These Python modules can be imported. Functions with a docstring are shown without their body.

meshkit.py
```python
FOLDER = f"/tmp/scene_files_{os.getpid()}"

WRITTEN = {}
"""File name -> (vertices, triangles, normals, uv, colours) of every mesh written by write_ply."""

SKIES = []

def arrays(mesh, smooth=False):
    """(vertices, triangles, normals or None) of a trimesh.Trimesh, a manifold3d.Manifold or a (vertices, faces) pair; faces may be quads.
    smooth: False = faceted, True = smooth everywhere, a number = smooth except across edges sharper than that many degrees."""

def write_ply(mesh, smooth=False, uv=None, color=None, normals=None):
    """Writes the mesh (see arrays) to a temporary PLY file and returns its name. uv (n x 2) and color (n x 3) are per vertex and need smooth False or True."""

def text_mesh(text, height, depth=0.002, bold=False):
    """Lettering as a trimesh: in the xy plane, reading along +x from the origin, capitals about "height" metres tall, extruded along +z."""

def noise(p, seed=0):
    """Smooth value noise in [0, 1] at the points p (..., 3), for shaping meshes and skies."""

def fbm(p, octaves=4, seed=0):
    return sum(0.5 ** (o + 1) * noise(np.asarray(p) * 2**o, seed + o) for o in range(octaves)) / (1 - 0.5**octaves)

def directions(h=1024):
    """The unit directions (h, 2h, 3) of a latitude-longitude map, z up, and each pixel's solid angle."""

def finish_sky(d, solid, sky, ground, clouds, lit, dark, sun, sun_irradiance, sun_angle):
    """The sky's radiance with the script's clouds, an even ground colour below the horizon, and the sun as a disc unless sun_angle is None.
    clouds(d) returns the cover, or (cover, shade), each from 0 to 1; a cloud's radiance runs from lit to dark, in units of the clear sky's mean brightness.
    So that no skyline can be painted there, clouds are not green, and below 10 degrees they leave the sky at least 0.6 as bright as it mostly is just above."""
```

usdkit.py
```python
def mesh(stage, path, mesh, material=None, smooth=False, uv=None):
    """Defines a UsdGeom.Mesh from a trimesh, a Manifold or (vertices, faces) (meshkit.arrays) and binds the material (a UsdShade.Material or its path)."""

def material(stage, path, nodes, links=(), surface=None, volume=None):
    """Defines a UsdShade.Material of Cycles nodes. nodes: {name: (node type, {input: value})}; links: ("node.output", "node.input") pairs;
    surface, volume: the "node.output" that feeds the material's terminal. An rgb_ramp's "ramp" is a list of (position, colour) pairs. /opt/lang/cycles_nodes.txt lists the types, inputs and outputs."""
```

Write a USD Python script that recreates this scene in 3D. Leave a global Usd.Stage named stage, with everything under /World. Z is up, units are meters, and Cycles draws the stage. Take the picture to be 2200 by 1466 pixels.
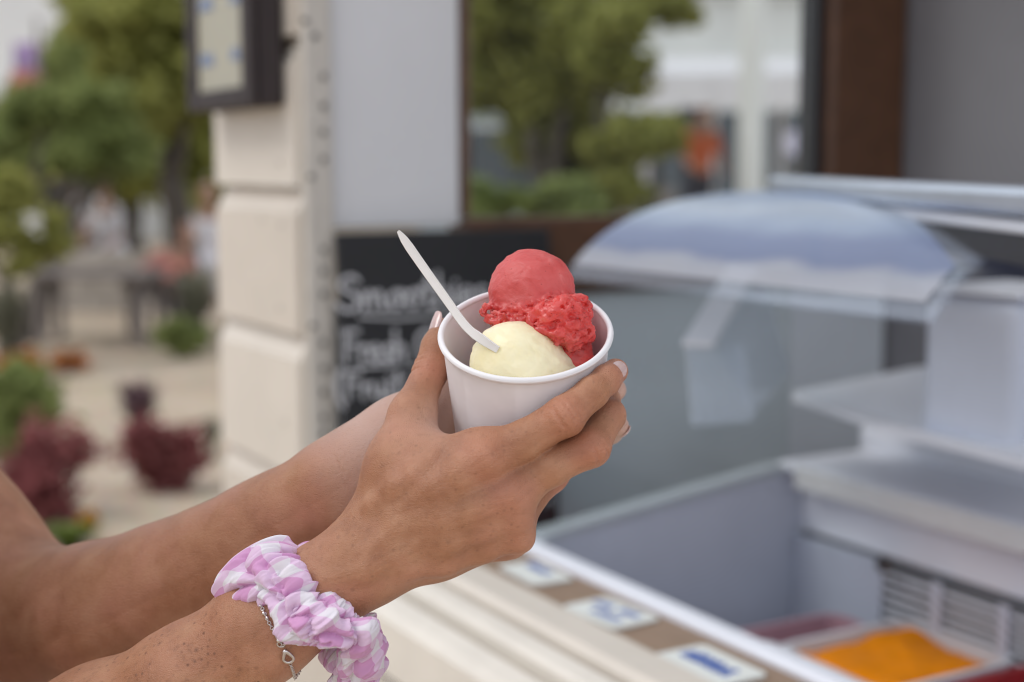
import math, random
import numpy as np, trimesh, manifold3d, usdkit, meshkit
from pxr import Usd, UsdGeom, UsdLux, UsdShade, Gf, Sdf, Vt
from scipy.spatial import cKDTree
from shapely.geometry import Polygon, LineString, Point, box as sbox

stage = Usd.Stage.CreateInMemory()
UsdGeom.SetStageUpAxis(stage, UsdGeom.Tokens.z)
UsdGeom.SetStageMetersPerUnit(stage, 1.0)
UsdGeom.Xform.Define(stage, '/World')
UsdGeom.Scope.Define(stage, '/World/Looks')

# ------------------------------------------------------------------ camera, sky, sun
CAM = np.array([0.0, 0.0, 1.45])
PITCH = math.radians(-6.87)
FPX = 3055.0                                   # focal length in photograph pixels (2200 wide)
FWD = np.array([0, math.cos(PITCH), math.sin(PITCH)])
UPV = np.array([0, -math.sin(PITCH), math.cos(PITCH)])
RGT = np.array([1.0, 0, 0])
cam = UsdGeom.Camera.Define(stage, '/World/camera')
cam.AddTranslateOp().Set(Gf.Vec3d(*CAM))
cam.AddRotateXOp().Set(90 + math.degrees(PITCH))
cam.CreateFocalLengthAttr(50.0)
cam.CreateHorizontalApertureAttr(36.0)
cam.CreateVerticalApertureAttr(36.0 * 682 / 1024)
cam.CreateClippingRangeAttr(Gf.Vec2f(0.05, 500))
cam.CreateFStopAttr(4.5)
cam.CreateFocusDistanceAttr(0.685)
cam.CreateExposureAttr(0.24)

SUN_AZ, SUN_EL = math.radians(-100), math.radians(52)      # azimuth from +y towards +x
sun_dir = np.array([math.cos(SUN_EL) * math.sin(SUN_AZ), math.cos(SUN_EL) * math.cos(SUN_AZ), math.sin(SUN_EL)])
usdkit.material(stage, '/World/Looks/sky_light', {
    'sky': ('sky_texture', {'sky_type': 'single_scattering', 'sun_disc': False, 'sun_elevation': SUN_EL, 'sun_rotation': SUN_AZ, 'aerosol_density': 2.0}),
    'tc': ('texture_coordinate', {}),
    'n': ('noise_texture', {'scale': 2.2, 'detail': 5}),
    'cover': ('map_range', {'from_min': 0.25, 'from_max': 0.6, 'to_min': 0.62, 'to_max': 0.95, 'clamp': True}),
    'mx': ('mix', {'color2': (7.5, 7.8, 8.5)}),
    'bg': ('background_shader', {'strength': 0.11}),
}, [('tc.generated', 'n.vector'), ('n.fac', 'cover.value'), ('cover.result', 'mx.fac'), ('sky.color', 'mx.color1'), ('mx.color', 'bg.color')], surface='bg.background')
dome = UsdLux.DomeLight.Define(stage, '/World/sky')
UsdShade.MaterialBindingAPI.Apply(dome.GetPrim()).Bind(UsdShade.Material.Get(stage, '/World/Looks/sky_light'))
dome.GetPrim().SetCustomDataByKey('kind', 'structure')
sun = UsdLux.DistantLight.Define(stage, '/World/sun')
sun.CreateNormalizeAttr(True)
sun.CreateIntensityAttr(0.30)
sun.CreateAngleAttr(25.0)
sun.CreateColorAttr(Gf.Vec3f(1.0, 0.97, 0.93))
sun.AddRotateXYZOp().Set(Gf.Vec3f(math.degrees(math.pi / 2 - SUN_EL), 0, math.degrees(math.pi - SUN_AZ)))

# ------------------------------------------------------------------ placing helpers
def P(px, py, d):
    """The point that the photograph shows at pixel px, py at the distance d (metres along the view axis)."""
    return CAM + d * FWD + (px - 1100) * d / FPX * RGT + (733 - py) * d / FPX * UPV
def ray(px, py):
    return FWD + (px - 1100) / FPX * RGT + (733 - py) / FPX * UPV
TH = math.radians(29.8)
AX = np.array([-math.sin(TH), math.cos(TH), 0])      # along the kiosk's counter, away from the camera
BX = np.array([math.cos(TH), math.sin(TH), 0])       # into the kiosk
ZX = np.array([0, 0, 1.0])
def S(a, b, z):
    return a * AX + b * BX + z * ZX
def on_b(px, py, b):
    r = ray(px, py); t = (b - CAM @ BX) / (r @ BX); return CAM + t * r
def on_a(px, py, a):
    r = ray(px, py); t = (a - CAM @ AX) / (r @ AX); return CAM + t * r
def on_z(px, py, z):
    r = ray(px, py); t = (z - CAM[2]) / r[2]; return CAM + t * r
def abz(p):
    return float(p @ AX), float(p @ BX), float(p[2])

# ------------------------------------------------------------------ prim helpers
_used = {}
def path_for(name, parent=None):
    base = (str(parent.GetPath()) if parent is not None else '/World') + '/'
    k = _used.get(base + name, 0); _used[base + name] = k + 1
    return base + (name if k == 0 else f'{name}_{k:03d}')
def tag(o, label=None, cat=None, group=None, kind=None):
    o = o.GetPrim() if hasattr(o, 'GetPrim') else o
    for k, v in (('label', label), ('category', cat), ('group', group), ('kind', kind)):
        if v: o.SetCustomDataByKey(k, v)
    return o
def obj(name, mesh, mat, parent=None, smooth=False, uv=None, label=None):
    m = usdkit.mesh(stage, path_for(name, parent), mesh, mat, smooth, uv)
    if label: m.GetPrim().SetCustomDataByKey('label', label)
    return m.GetPrim()
def thing(name, loc=(0, 0, 0), label=None, cat=None, group=None, kind=None):
    x = UsdGeom.Xform.Define(stage, path_for(name))
    x.AddTranslateOp().Set(Gf.Vec3d(*map(float, loc)))
    return tag(x, label, cat, group, kind)
def shifted(mesh, loc):
    m = mesh.copy(); m.apply_translation(-np.asarray(loc, float)); return m
def cat(*ms):
    ms = [m for m in (ms[0] if len(ms) == 1 and isinstance(ms[0], list) else ms)]
    return trimesh.util.concatenate(ms)
def man(mesh):
    return manifold3d.Manifold(manifold3d.Mesh(np.asarray(mesh.vertices, np.float32), np.asarray(mesh.faces, np.uint32)))
def tri(m):
    q = m.to_mesh(); return trimesh.Trimesh(q.vert_properties[:, :3], q.tri_verts, process=False)

def frame_box(o, ea, eb, ec, la, lb, lc, r=0.0):
    """A box (bevelled by r) spanning o + [0,la]ea + [0,lb]eb + [0,lc]ec."""
    b = trimesh.creation.box((la, lb, lc))
    if r > 0:
        pts = []
        for sx in (-1, 1):
            for sy in (-1, 1):
                for sz in (-1, 1):
                    c = np.array([sx * la / 2, sy * lb / 2, sz * lc / 2]); s = np.array([sx, sy, sz])
                    for k in range(3):
                        d = -s * r; d[k] = 0; pts.append(c + d)
        b = trimesh.convex.convex_hull(np.array(pts))
    b.apply_translation((la / 2, lb / 2, lc / 2))
    M = np.eye(4); M[:3, 0], M[:3, 1], M[:3, 2], M[:3, 3] = ea, eb, ec, o
    b.apply_transform(M)
    if np.linalg.det(M[:3, :3]) < 0: b.invert()
    return b
def sbx(a0, a1, b0, b1, z0, z1, r=0.0):
    """A box in kiosk axes."""
    return frame_box(S(a0, b0, z0), AX, BX, ZX, a1 - a0, b1 - b0, z1 - z0, r)
def tube(pts, rad, n=8, closed=False):
    pts = np.asarray(pts, float); m = len(pts)
    rad = np.broadcast_to(np.asarray(rad, float), (m,))
    t = np.gradient(pts, axis=0) if not closed else np.roll(pts, -1, 0) - np.roll(pts, 1, 0)
    t /= np.linalg.norm(t, axis=1, keepdims=True) + 1e-12
    ref = np.array([0, 0, 1.0]) if abs(t[0, 2]) < 0.9 else np.array([1.0, 0, 0])
    V = []; u = np.cross(t[0], ref); u /= np.linalg.norm(u)
    for i in range(m):
        u = u - (u @ t[i]) * t[i]; u /= np.linalg.norm(u); w = np.cross(t[i], u)
        a = np.arange(n) / n * 2 * math.pi
        V.append(pts[i] + rad[i] * (np.cos(a)[:, None] * u + np.sin(a)[:, None] * w))
    V = np.concatenate(V); F = []
    for i in range(m if closed else m - 1):
        j = (i + 1) % m
        for k in range(n):
            l = (k + 1) % n
            F += [(i * n + k, i * n + l, j * n + l), (i * n + k, j * n + l, j * n + k)]
    if not closed:
        c0, c1 = len(V), len(V) + 1; V = np.vstack([V, pts[:1], pts[-1:]])
        for k in range(n):
            l = (k + 1) % n
            F += [(c0, l, k), (c1, (m - 1) * n + k, (m - 1) * n + l)]
    return trimesh.Trimesh(V, F, process=False)
def prism(poly, o, ex, ey, ez, depth):
    """A 2-D outline (list of points or shapely polygon) in the ex, ey plane at o, extruded along ez."""
    g = poly if hasattr(poly, 'geom_type') else Polygon(poly)
    m = trimesh.creation.extrude_polygon(g, depth, engine='earcut')
    M = np.eye(4); M[:3, 0], M[:3, 1], M[:3, 2], M[:3, 3] = ex, ey, ez, o
    m.apply_transform(M)
    if np.linalg.det(M[:3, :3]) < 0: m.invert()
    return m
def round_rect(w, h, r, n=5):
    return sbox(r, r, w - r, h - r).buffer(r, quad_segs=n)
def bez(pts, n=24):
    """Catmull-Rom through the points."""
    p = np.asarray(pts, float); q = np.vstack([2 * p[0] - p[1], p, 2 * p[-1] - p[-2]]); out = []
    seg = len(p) - 1; per = max(2, n // seg)
    for i in range(seg):
        a, b, c, d = q[i:i + 4]
        for t in np.arange(per) / per:
            out.append(0.5 * (2 * b + (c - a) * t + (2 * a - 5 * b + 4 * c - d) * t * t + (3 * b - a - 3 * c + d) * t ** 3))
    return np.array(out + [p[-1]])

# ------------------------------------------------------------------ materials
def mat(name, col, rough=0.6, var=0.0, scale=20, spec=0.5, bump=0.0, bscale=200, bdist=0.001, metallic=0.0, col2=None, extra=None, detail=4):
    n = {'p': ('principled_bsdf', dict({'base_color': col, 'roughness': rough, 'specular_ior_level': spec, 'metallic': metallic}, **(extra or {})))}
    l = []
    if var > 0 or col2 is not None:
        c2 = col2 if col2 is not None else tuple(c * (1 - var) for c in col)
        n['g'] = ('geometry', {}); n['t'] = ('noise_texture', {'scale': scale, 'detail': detail, 'roughness': 0.6})
        n['r'] = ('rgb_ramp', {'ramp': [(0.3, c2), (0.68, col)]})
        l += [('g.position', 't.vector'), ('t.fac', 'r.fac'), ('r.color', 'p.base_color')]
    if bump > 0:
        n['g2'] = ('geometry', {}); n['b'] = ('noise_texture', {'scale': bscale, 'detail': 4}); n['bu'] = ('bump', {'strength': bump, 'distance': bdist})
        l += [('g2.position', 'b.vector'), ('b.fac', 'bu.height'), ('bu.normal', 'p.normal')]
    return usdkit.material(stage, f'/World/Looks/{name}', n, l, surface='p.BSDF')
# ------------------------------------------------------------------ smooth bodies: distance fields meshed with surface nets
class Cone:
    """A bone: two joints with a radius each; flat = (axis, factor) squeezes it along an axis."""
    def __init__(s, a, b, ra, rb=None, k=0.006, flat=None):
        s.a, s.b = np.asarray(a, float), np.asarray(b, float); s.ra, s.rb = ra, ra if rb is None else rb; s.k = k; s.flat = flat
        if flat is not None: s.n = np.asarray(flat[0], float) / np.linalg.norm(flat[0]); s.f = flat[1]
    def __call__(s, p):
        q = p - s.a.astype(p.dtype); ba = s.b - s.a
        if s.flat is not None:
            q = q + ((s.f - 1) * (q @ s.n.astype(p.dtype)))[..., None] * s.n.astype(p.dtype)
            ba = ba + (s.f - 1) * (ba @ s.n) * s.n
        L = ba @ ba + 1e-12
        t = np.clip((q @ ba.astype(p.dtype)) / p.dtype.type(L), 0, 1)
        q = q - t[..., None] * ba.astype(p.dtype)
        return np.sqrt((q * q).sum(-1)) - (s.ra + (s.rb - s.ra) * t)
def smin(a, b, k):
    h = np.maximum(k - np.abs(a - b), 0) / k
    return np.minimum(a, b) - h * h * (k * 0.25)
class Limb:
    """base bones blended one after another, then each branch (a finger) blended with the base only, branches kept apart."""
    def __init__(s, base, branches=(), kb=0.008, kf=0.0012):
        s.base, s.branches, s.kb, s.kf = base, list(branches), kb, kf
        s.prims = list(base) + [q for br in s.branches for q in br]
    def value(s, get, shape):
        far = np.full(shape, 1.0, np.float32)
        v = far
        for c in s.base: v = get(c, v, smin)
        out = v
        for br in s.branches:
            w = far
            for c in br: w = get(c, w, smin)
            out = smin(out, smin(v, w, s.kb), s.kf) if s.kf > 0 else np.minimum(out, smin(v, w, s.kb))
        return out
def field(limbs, p, cuts=()):
    """The distance at the points p."""
    p = np.asarray(p, np.float32); out = None
    for L in limbs:
        v = L.value(lambda c, v, sm: sm(v, c(p).astype(np.float32), c.k), p.shape[:-1])
        out = v if out is None else np.minimum(out, v)
    for c in cuts: out = np.maximum(out, -c(p))
    return out
def mesh_field(limbs, h, cuts=(), warp=None, clip=None, smooth=3, slack=0.006, nb=8):
    """Surface nets on blocks of nb cells near the surface; every bone is evaluated only on the blocks it can reach."""
    lo = np.min([np.minimum(c.a, c.b) - max(c.ra, c.rb) for L in limbs for c in L.prims], 0) - 0.012
    hi = np.max([np.maximum(c.a, c.b) + max(c.ra, c.rb) for L in limbs for c in L.prims], 0) + 0.012
    B = h * nb; nblk = np.ceil((hi - lo) / B).astype(int)
    R = B * 0.87
    # coarse pass in two levels
    keep = []
    step = 4
    gi = np.stack(np.meshgrid(*[np.arange(0, n, step) for n in nblk], indexing='ij'), -1).reshape(-1, 3)
    c = lo + (gi + step / 2) * B
    gi = gi[np.abs(field(limbs, c)) < R * step + slack * 1.5]
    off = np.stack(np.meshgrid(*[np.arange(step)] * 3, indexing='ij'), -1).reshape(-1, 3)
    bi = (gi[:, None] + off[None]).reshape(-1, 3); bi = bi[(bi < nblk).all(1)]
    cen = (lo + (bi + 0.5) * B).astype(np.float32)
    dc = field(limbs, cen)
    k = np.abs(dc) < R + slack
    bi, cen, dc = bi[k], cen[k], dc[k]
    ar = np.arange(nb + 1) * h
    g = np.stack(np.meshgrid(ar, ar, ar, indexing='ij'), -1).astype(np.float32)
    origin = (lo + bi * B).astype(np.float32)
    n1 = nb + 1; NP = n1 ** 3; shape = (len(bi), NP + 1)
    gf = np.vstack([g.reshape(-1, 3), [[B / 2] * 3]]).astype(np.float32)      # the last point of every block is its centre
    def get(cn, v, sm):
        d0 = cn(cen) - R
        act = np.nonzero((d0 < v[:, -1] + R + cn.k) & (d0 < np.maximum(dc, -R) + R + cn.k + .022))[0]
        if len(act) == 0: return v
        pts = origin[act][:, None] + gf[None]
        v[act] = sm(v[act], cn(pts).astype(np.float32), cn.k)
        return v
    val = None
    for L in limbs:
        v = L.value(lambda cn, v, sm: get(cn, v.copy(), sm), shape)
        val = v if val is None else np.minimum(val, v)
    val = np.ascontiguousarray(val[:, :NP]).reshape(len(bi), n1, n1, n1)
    pts_all = None
    if warp is not None or cuts:
        for i0 in range(0, len(bi), 4000):
            sl = slice(i0, i0 + 4000); pts = origin[sl][:, None, None, None] + g[None]
            if warp is not None: val[sl] = val[sl] + warp(pts, val[sl])
            for q in cuts: val[sl] = np.maximum(val[sl], -q(pts))
    neg = val < 0
    # cells
    cs = [neg[:, i:nb + i, j:nb + j, l:nb + l] for i in (0, 1) for j in (0, 1) for l in (0, 1)]
    cnt = sum(x.astype(np.int8) for x in cs); act = (cnt > 0) & (cnt < 8)
    ib, ix, iy, iz = np.nonzero(act)
    corner = np.stack([val[ib, ix + i, iy + j, iz + l] for i in (0, 1) for j in (0, 1) for l in (0, 1)], 1)
    cp = np.array([(i, j, l) for i in (0, 1) for j in (0, 1) for l in (0, 1)], float)
    sumv = np.zeros((len(ib), 3)); num = np.zeros(len(ib))
    for e0 in range(8):
        for e1 in range(e0 + 1, 8):
            if np.abs(cp[e0] - cp[e1]).sum() != 1: continue
            a, b = corner[:, e0], corner[:, e1]; x = (a < 0) != (b < 0)
            t = np.where(x, a / np.where(x, a - b, 1), 0)
            sumv += np.where(x[:, None], cp[e0] + t[:, None] * (cp[e1] - cp[e0]), 0); num += x
    cell = bi[ib] * nb + np.stack([ix, iy, iz], 1)
    V = lo + (cell + sumv / num[:, None]) * h
    tot = nblk * nb + 2
    key = lambda q: ((q[:, 0] + 1) * (tot[1] + 2) + q[:, 1] + 1) * (tot[2] + 2) + q[:, 2] + 1
    kc = key(cell); order = np.argsort(kc); ks = kc[order]
    def find(q):
        kq = key(q); i = np.searchsorted(ks, kq); i = np.minimum(i, len(ks) - 1); ok = ks[i] == kq
        return np.where(ok, order[i], -1)
    F = []
    for ax in range(3):
        sl0 = [slice(0, nb)] * 3; sl1 = [slice(0, nb)] * 3; sl1[ax] = slice(1, nb + 1)
        a = neg[(slice(None), *sl0)]; b = neg[(slice(None), *sl1)]
        jb, jx, jy, jz = np.nonzero(a != b)
        if len(jb) == 0: continue
        flip = a[jb, jx, jy, jz]
        n = bi[jb] * nb + np.stack([jx, jy, jz], 1)
        u, w = np.zeros(3, int), np.zeros(3, int); u[(ax + 1) % 3] = 1; w[(ax + 2) % 3] = 1
        q = np.stack([find(n - u - w), find(n - w), find(n), find(n - u)], 1)
        ok = (q >= 0).all(1); q, flip = q[ok], flip[ok]
        q = np.where(flip[:, None], q, q[:, ::-1])
        F.append(np.vstack([q[:, [0, 1, 2]], q[:, [0, 2, 3]]]))
    F = np.vstack(F)
    m = trimesh.Trimesh(V, F, process=False)
    if smooth:
        e = m.edges_unique; nV = len(V)
        import scipy.sparse as sp
        A = sp.coo_matrix((np.ones(len(e)), (e[:, 0], e[:, 1])), (nV, nV)); A = (A + A.T).tocsr()
        D = np.maximum(np.asarray(A.sum(1)).ravel(), 1)
        X = V.copy()
        for it in range(smooth):
            X = X + 0.5 * ((A @ X) / D[:, None] - X); X = X - 0.45 * ((A @ X) / D[:, None] - X)
        m.vertices = X
    return m
# ------------------------------------------------------------------ the paper cup (its shape first: the hands are fitted to it)
CUP0 = P(1129, 716, 0.700)
CUPN = (-0.03 * RGT - 0.54 * FWD + 0.84 * UPV); CUPN /= np.linalg.norm(CUPN)
CUP_H, CUP_RT, CUP_RB = 0.062, 0.0412, 0.0372
def cup_solid(p):
    q = p - CUP0.astype(p.dtype); h = q @ CUPN.astype(p.dtype)
    r = np.sqrt(np.maximum((q * q).sum(-1) - h * h, 1e-12))
    side = r - (CUP_RT + (CUP_RT - CUP_RB) / CUP_H * h) - 0.0003
    v = np.maximum(np.maximum(side, -h - CUP_H - 0.0004), h - 0.0005)
    rim = np.sqrt((r - 0.0418) ** 2 + h * h) - 0.0021
    return np.minimum(v, rim)
# ------------------------------------------------------------------ the person holding the cup
mm = 0.001
def bones(joints, k=0.006):
    """joints: (px, py, depth, radius in mm) -> a chain of bones."""
    pts = [(P(x, y, d), r * mm) for x, y, d, r in joints]
    return [Cone(pts[i][0], pts[i + 1][0], pts[i][1], pts[i + 1][1], k) for i in range(len(pts) - 1)]
VIEWN = -FWD
# right hand (near): back of the hand towards the camera
R_MCP = [(1036, 982, .671), (1085, 1062, .674), (1094, 1116, .684), (1092, 1154, .696)]
R_base = []
R_base += bones([(762, 1212, .683, 17.5), (710, 1250, .684, 17.5)], .02)                                      # wrist
R_base += bones([(786, 1204, .684, 16.5), (826, 1178, .684, 16)], .02)
R_base += bones([(825, 1132, .684, 13), (920, 1054, .679, 12), (1036, 982, .671, 10.6)], .011)     # metacarpals
R_base += bones([(808, 1162, .683, 14), (936, 1106, .678, 12.2), (1085, 1062, .674, 10.4)], .011)
R_base += bones([(800, 1192, .684, 14.5), (944, 1147, .684, 12), (1094, 1116, .684, 9.8)], .011)
R_base += bones([(795, 1216, .686, 14), (938, 1184, .692, 11.4), (1094, 1154, .696, 9.0)], .011)
R_base += bones([(836, 1102, .688, 12.4), (868, 1000, .690, 11.4), (887, 895, .700, 9.7)], .016)              # thumb metacarpal
R_base += bones([(872, 1012, .684, 8), (985, 1012, .676, 7)], .03)                                              # web
R_base += bones([(652, 1292, .685, 19), (571, 1346, .687, 21.5), (409, 1474, .695, 26), (223, 1580, .71, 31.5), (60, 1670, .722, 36), (-60, 1735, .735, 37), (-1150, 800, .62, 45)], .02)
R_fing = [
    bones([(1036, 982, .671, 10.4), (1125, 948, .668, 9.5), (1212, 894, .6655, 9.1), (1272, 844, .674, 7.5), (1300, 818, .683, 7.1), (1322, 798, .691, 6.3)], .003),
    bones([(1085, 1062, .674, 10.2), (1180, 1004, .671, 9.3), (1268, 960, .676, 9.1), (1309, 893, .692, 7.7), (1300, 860, .708, 7.1), (1285, 835, .722, 6.3)], .003),
    bones([(1094, 1114, .684, 9.4), (1138, 1066, .692, 8.3), (1184, 1022, .706, 8.2), (1232, 975, .722, 7.2), (1250, 945, .736, 6.6)], .003),
    bones([(1090, 1152, .696, 8.8), (1108, 1118, .708, 7.6), (1128, 1085, .724, 7.4), (1168, 1045, .745, 6.4), (1180, 1015, .758, 6.0)], .003),
    bones([(884, 893, .700, 9.8), (924, 800, .723, 8.7), (940, 745, .7285, 8.0), (951, 710, .7325, 6.4)], .003),
]
# tendons, knuckles and veins lie on the flesh: found by following the line of sight to it
_flesh = Limb(R_base, R_fing, kb=.010, kf=.0010)
def on_flesh(px, py, sink):
    r = ray(px, py); ts = np.arange(.62, .74, .0005); d = field([_flesh], CAM + ts[:, None] * r); k = int(np.argmax(d < 0)) if (d < 0).any() else int(np.argmin(d))
    return CAM + (ts[k] + sink) * r
R_skin = []
def ridge(path, radii, k, sink=.0009):
    q = [on_flesh(x, y, sink) for x, y in path]
    for i in range(len(q) - 1): R_skin.append(Cone(q[i], q[i + 1], radii[i] * mm, radii[i + 1] * mm, k))
ridge([(1040, 985), (985, 1018), (930, 1050), (850, 1105)], [3.4, 2.8, 2.3, .8], .010, .0014)
ridge([(1098, 1064), (1030, 1088), (950, 1118), (860, 1152)], [3.6, 3.0, 2.4, .8], .010, .0014)
ridge([(1108, 1112), (1040, 1136), (960, 1166), (870, 1195)], [3.4, 2.8, 2.3, .8], .010, .0014)
ridge([(1112, 1156), (1040, 1180), (960, 1208), (870, 1228)], [3.2, 2.6, 2.0, .8], .010, .0014)
for x, y, r_ in ((1052, 985, 5.2), (1108, 1066, 5.6), (1116, 1112, 5.0), (1118, 1158, 5.0), (1217, 896, 3.6), (1272, 966, 4.4)):
    q = on_flesh(x, y,   .0030); R_skin.append(Cone(q, q + 1e-5, r_ * mm, r_ * mm, .008))
ridge([(800, 1085), (850, 1045), (890, 1020), (930, 985)], [1.2, 1.6, 1.5, .7], .007, .0011)
ridge([(790, 1190), (860, 1130), (905, 1110), (965, 1060)], [1.1, 1.5, 1.4, .6], .007, .0011)
ridge([(700, 1250), (790, 1225), (880, 1175), (930, 1140)], [1.2, 1.7, 1.4, .6], .007, .0011)
R_base = R_base + R_skin
RIGHT = Limb(R_base, R_fing, kb=.010, kf=.0010)
# left hand (far): palm towards the camera behind the cup
L_base = []
L_base += bones([(728, 1046, .741, 20.5), (745, 1082, .742, 20)], .02)
L_base += bones([(785, 1018, .744, 19), (835, 1000, .748, 17.5), (985, 885, .768, 10)], .018)
L_base += bones([(780, 1040, .746, 18), (1000, 935, .770, 11)], .018)
L_base += bones([(775, 1050, .748, 17), (1005, 990, .768, 10.5)], .018)
L_base += bones([(780, 1075, .748, 16), (1005, 1040, .764, 10)], .018)
L_base += bones([(800, 982, .740, 16.5), (862, 928, .744, 14), (925, 868, .752, 9.5)], .018)
L_base += bones([(682, 1068, .746, 20.5), (600, 1120, .756, 21.5), (520, 1174, .765, 24), (430, 1225, .778, 27.5), (330, 1272, .79, 31), (205, 1320, .81, 36.5), (95, 1343, .835, 37)], .02)
L_base += bones([(95, 1343, .835, 37), (-80, 1190, .86, 42), (-420, 640, .905, 47)], .022)
L_fing = [
    bones([(985, 880, .768, 10), (1120, 850, .786, 8.5), (1240, 838, .780, 7.6), (1300, 838, .764, 7), (1320, 838, .750, 6.3)], .003),
    bones([(1000, 935, .770, 10.5), (1130, 925, .786, 8.6), (1245, 930, .780, 7.6), (1310, 925, .762, 7.0), (1326, 916, .747, 6.2)], .003),
    bones([(1005, 990, .768, 10), (1110, 985, .784, 8.4), (1200, 985, .778, 7.5), (1240, 980, .765, 6.5)], .003),
    bones([(1005, 1040, .764, 9), (1090, 1040, .776, 7.5), (1150, 1035, .772, 6.8), (1180, 1030, .760, 6)], .003),
    bones([(925, 868, .752, 9.5), (955, 800, .760, 9), (985, 750, .765, 7.5), (1000, 725, .768, 6.6)], .003),
]
LEFT = Limb(L_base, L_fing, kb=.010, kf=.0010)

def crease_set():
    """Skin creases across the finger joints: (centre, finger axis, dorsal side, radius, lines)."""
    def pt(q): return P(*q[:3])
    out = []
    def add(c, a, b, dors, lines, rad, amp=.0010):
        c, a, b = P(*c), P(*a), P(*b); t = (b - a) / np.linalg.norm(b - a)
        dn = dors - (dors @ t) * t; dn /= np.linalg.norm(dn)
        out.append((c.astype(np.float32), t.astype(np.float32), dn.astype(np.float32), lines, rad, amp))
    cam_up = -FWD * .8 + UPV * .35
    add((1214, 890, .6655), (1125, 945, .668), (1272, 844, .674), -FWD, [-.0046, -.0018, .0012, .0042], .013)
    add((1272, 844, .674), (1212, 892, .6655), (1300, 818, .683), -FWD, [-.0018, .0, .0018], .011, .0003)
    add((1268, 962, .676), (1180, 1010, .672), (1309, 893, .692), -FWD + RGT * .6 - UPV * .2, [-.0046, -.0018, .0012, .0042], .013)
    add((924, 796, .723), (884, 893, .700), (940, 745, .7285), -FWD * .7 - RGT * .8, [-.0052, -.0024, .0004, .0036], .013, .0014)
    add((735, 1000, .722), (690, 1030, .74), (790, 985, .744), -FWD + UPV * .3, [-.0012, .0030], .024, .0006)
    return out
CREASE = crease_set()
def skin_relief(p, v):
    """Creases at the joints, and faint unevenness of the flesh."""
    d = np.zeros(v.shape, np.float32)
    near = np.abs(v) < .004
    c0 = p.reshape(p.shape[0], -1, 3)[:, 0]
    for c, t, dn, lines, rad, amp in CREASE:
        blk = np.nonzero(((c0 - c) ** 2).sum(-1) < (rad + .02) ** 2)[0]
        if len(blk) == 0: continue
        q = p[blk] - c; s = q @ t; o = q @ dn; lat = np.sqrt(np.maximum((q * q).sum(-1) - s * s - o * o, 0))
        s = s + 18 * lat * lat + .0006 * np.sin(lat * 900)
        w = np.exp(-(lat / (rad * .62)) ** 2) * np.clip(o / .004, 0, 1) * np.clip((rad * 1.3 - o) / .004, 0, 1) * (np.abs(s) < .010)
        add = np.zeros_like(s)
        for i, l in enumerate(lines): add += np.exp(-((s - l) / .00085) ** 2) * (1.0 if i % 2 == 0 else .6)
        d[blk] += amp * add * w - .0005 * np.exp(-(s / .006) ** 2) * w
    return d
body = mesh_field([RIGHT, LEFT], .00095, cuts=[cup_solid], warp=skin_relief)

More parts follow.
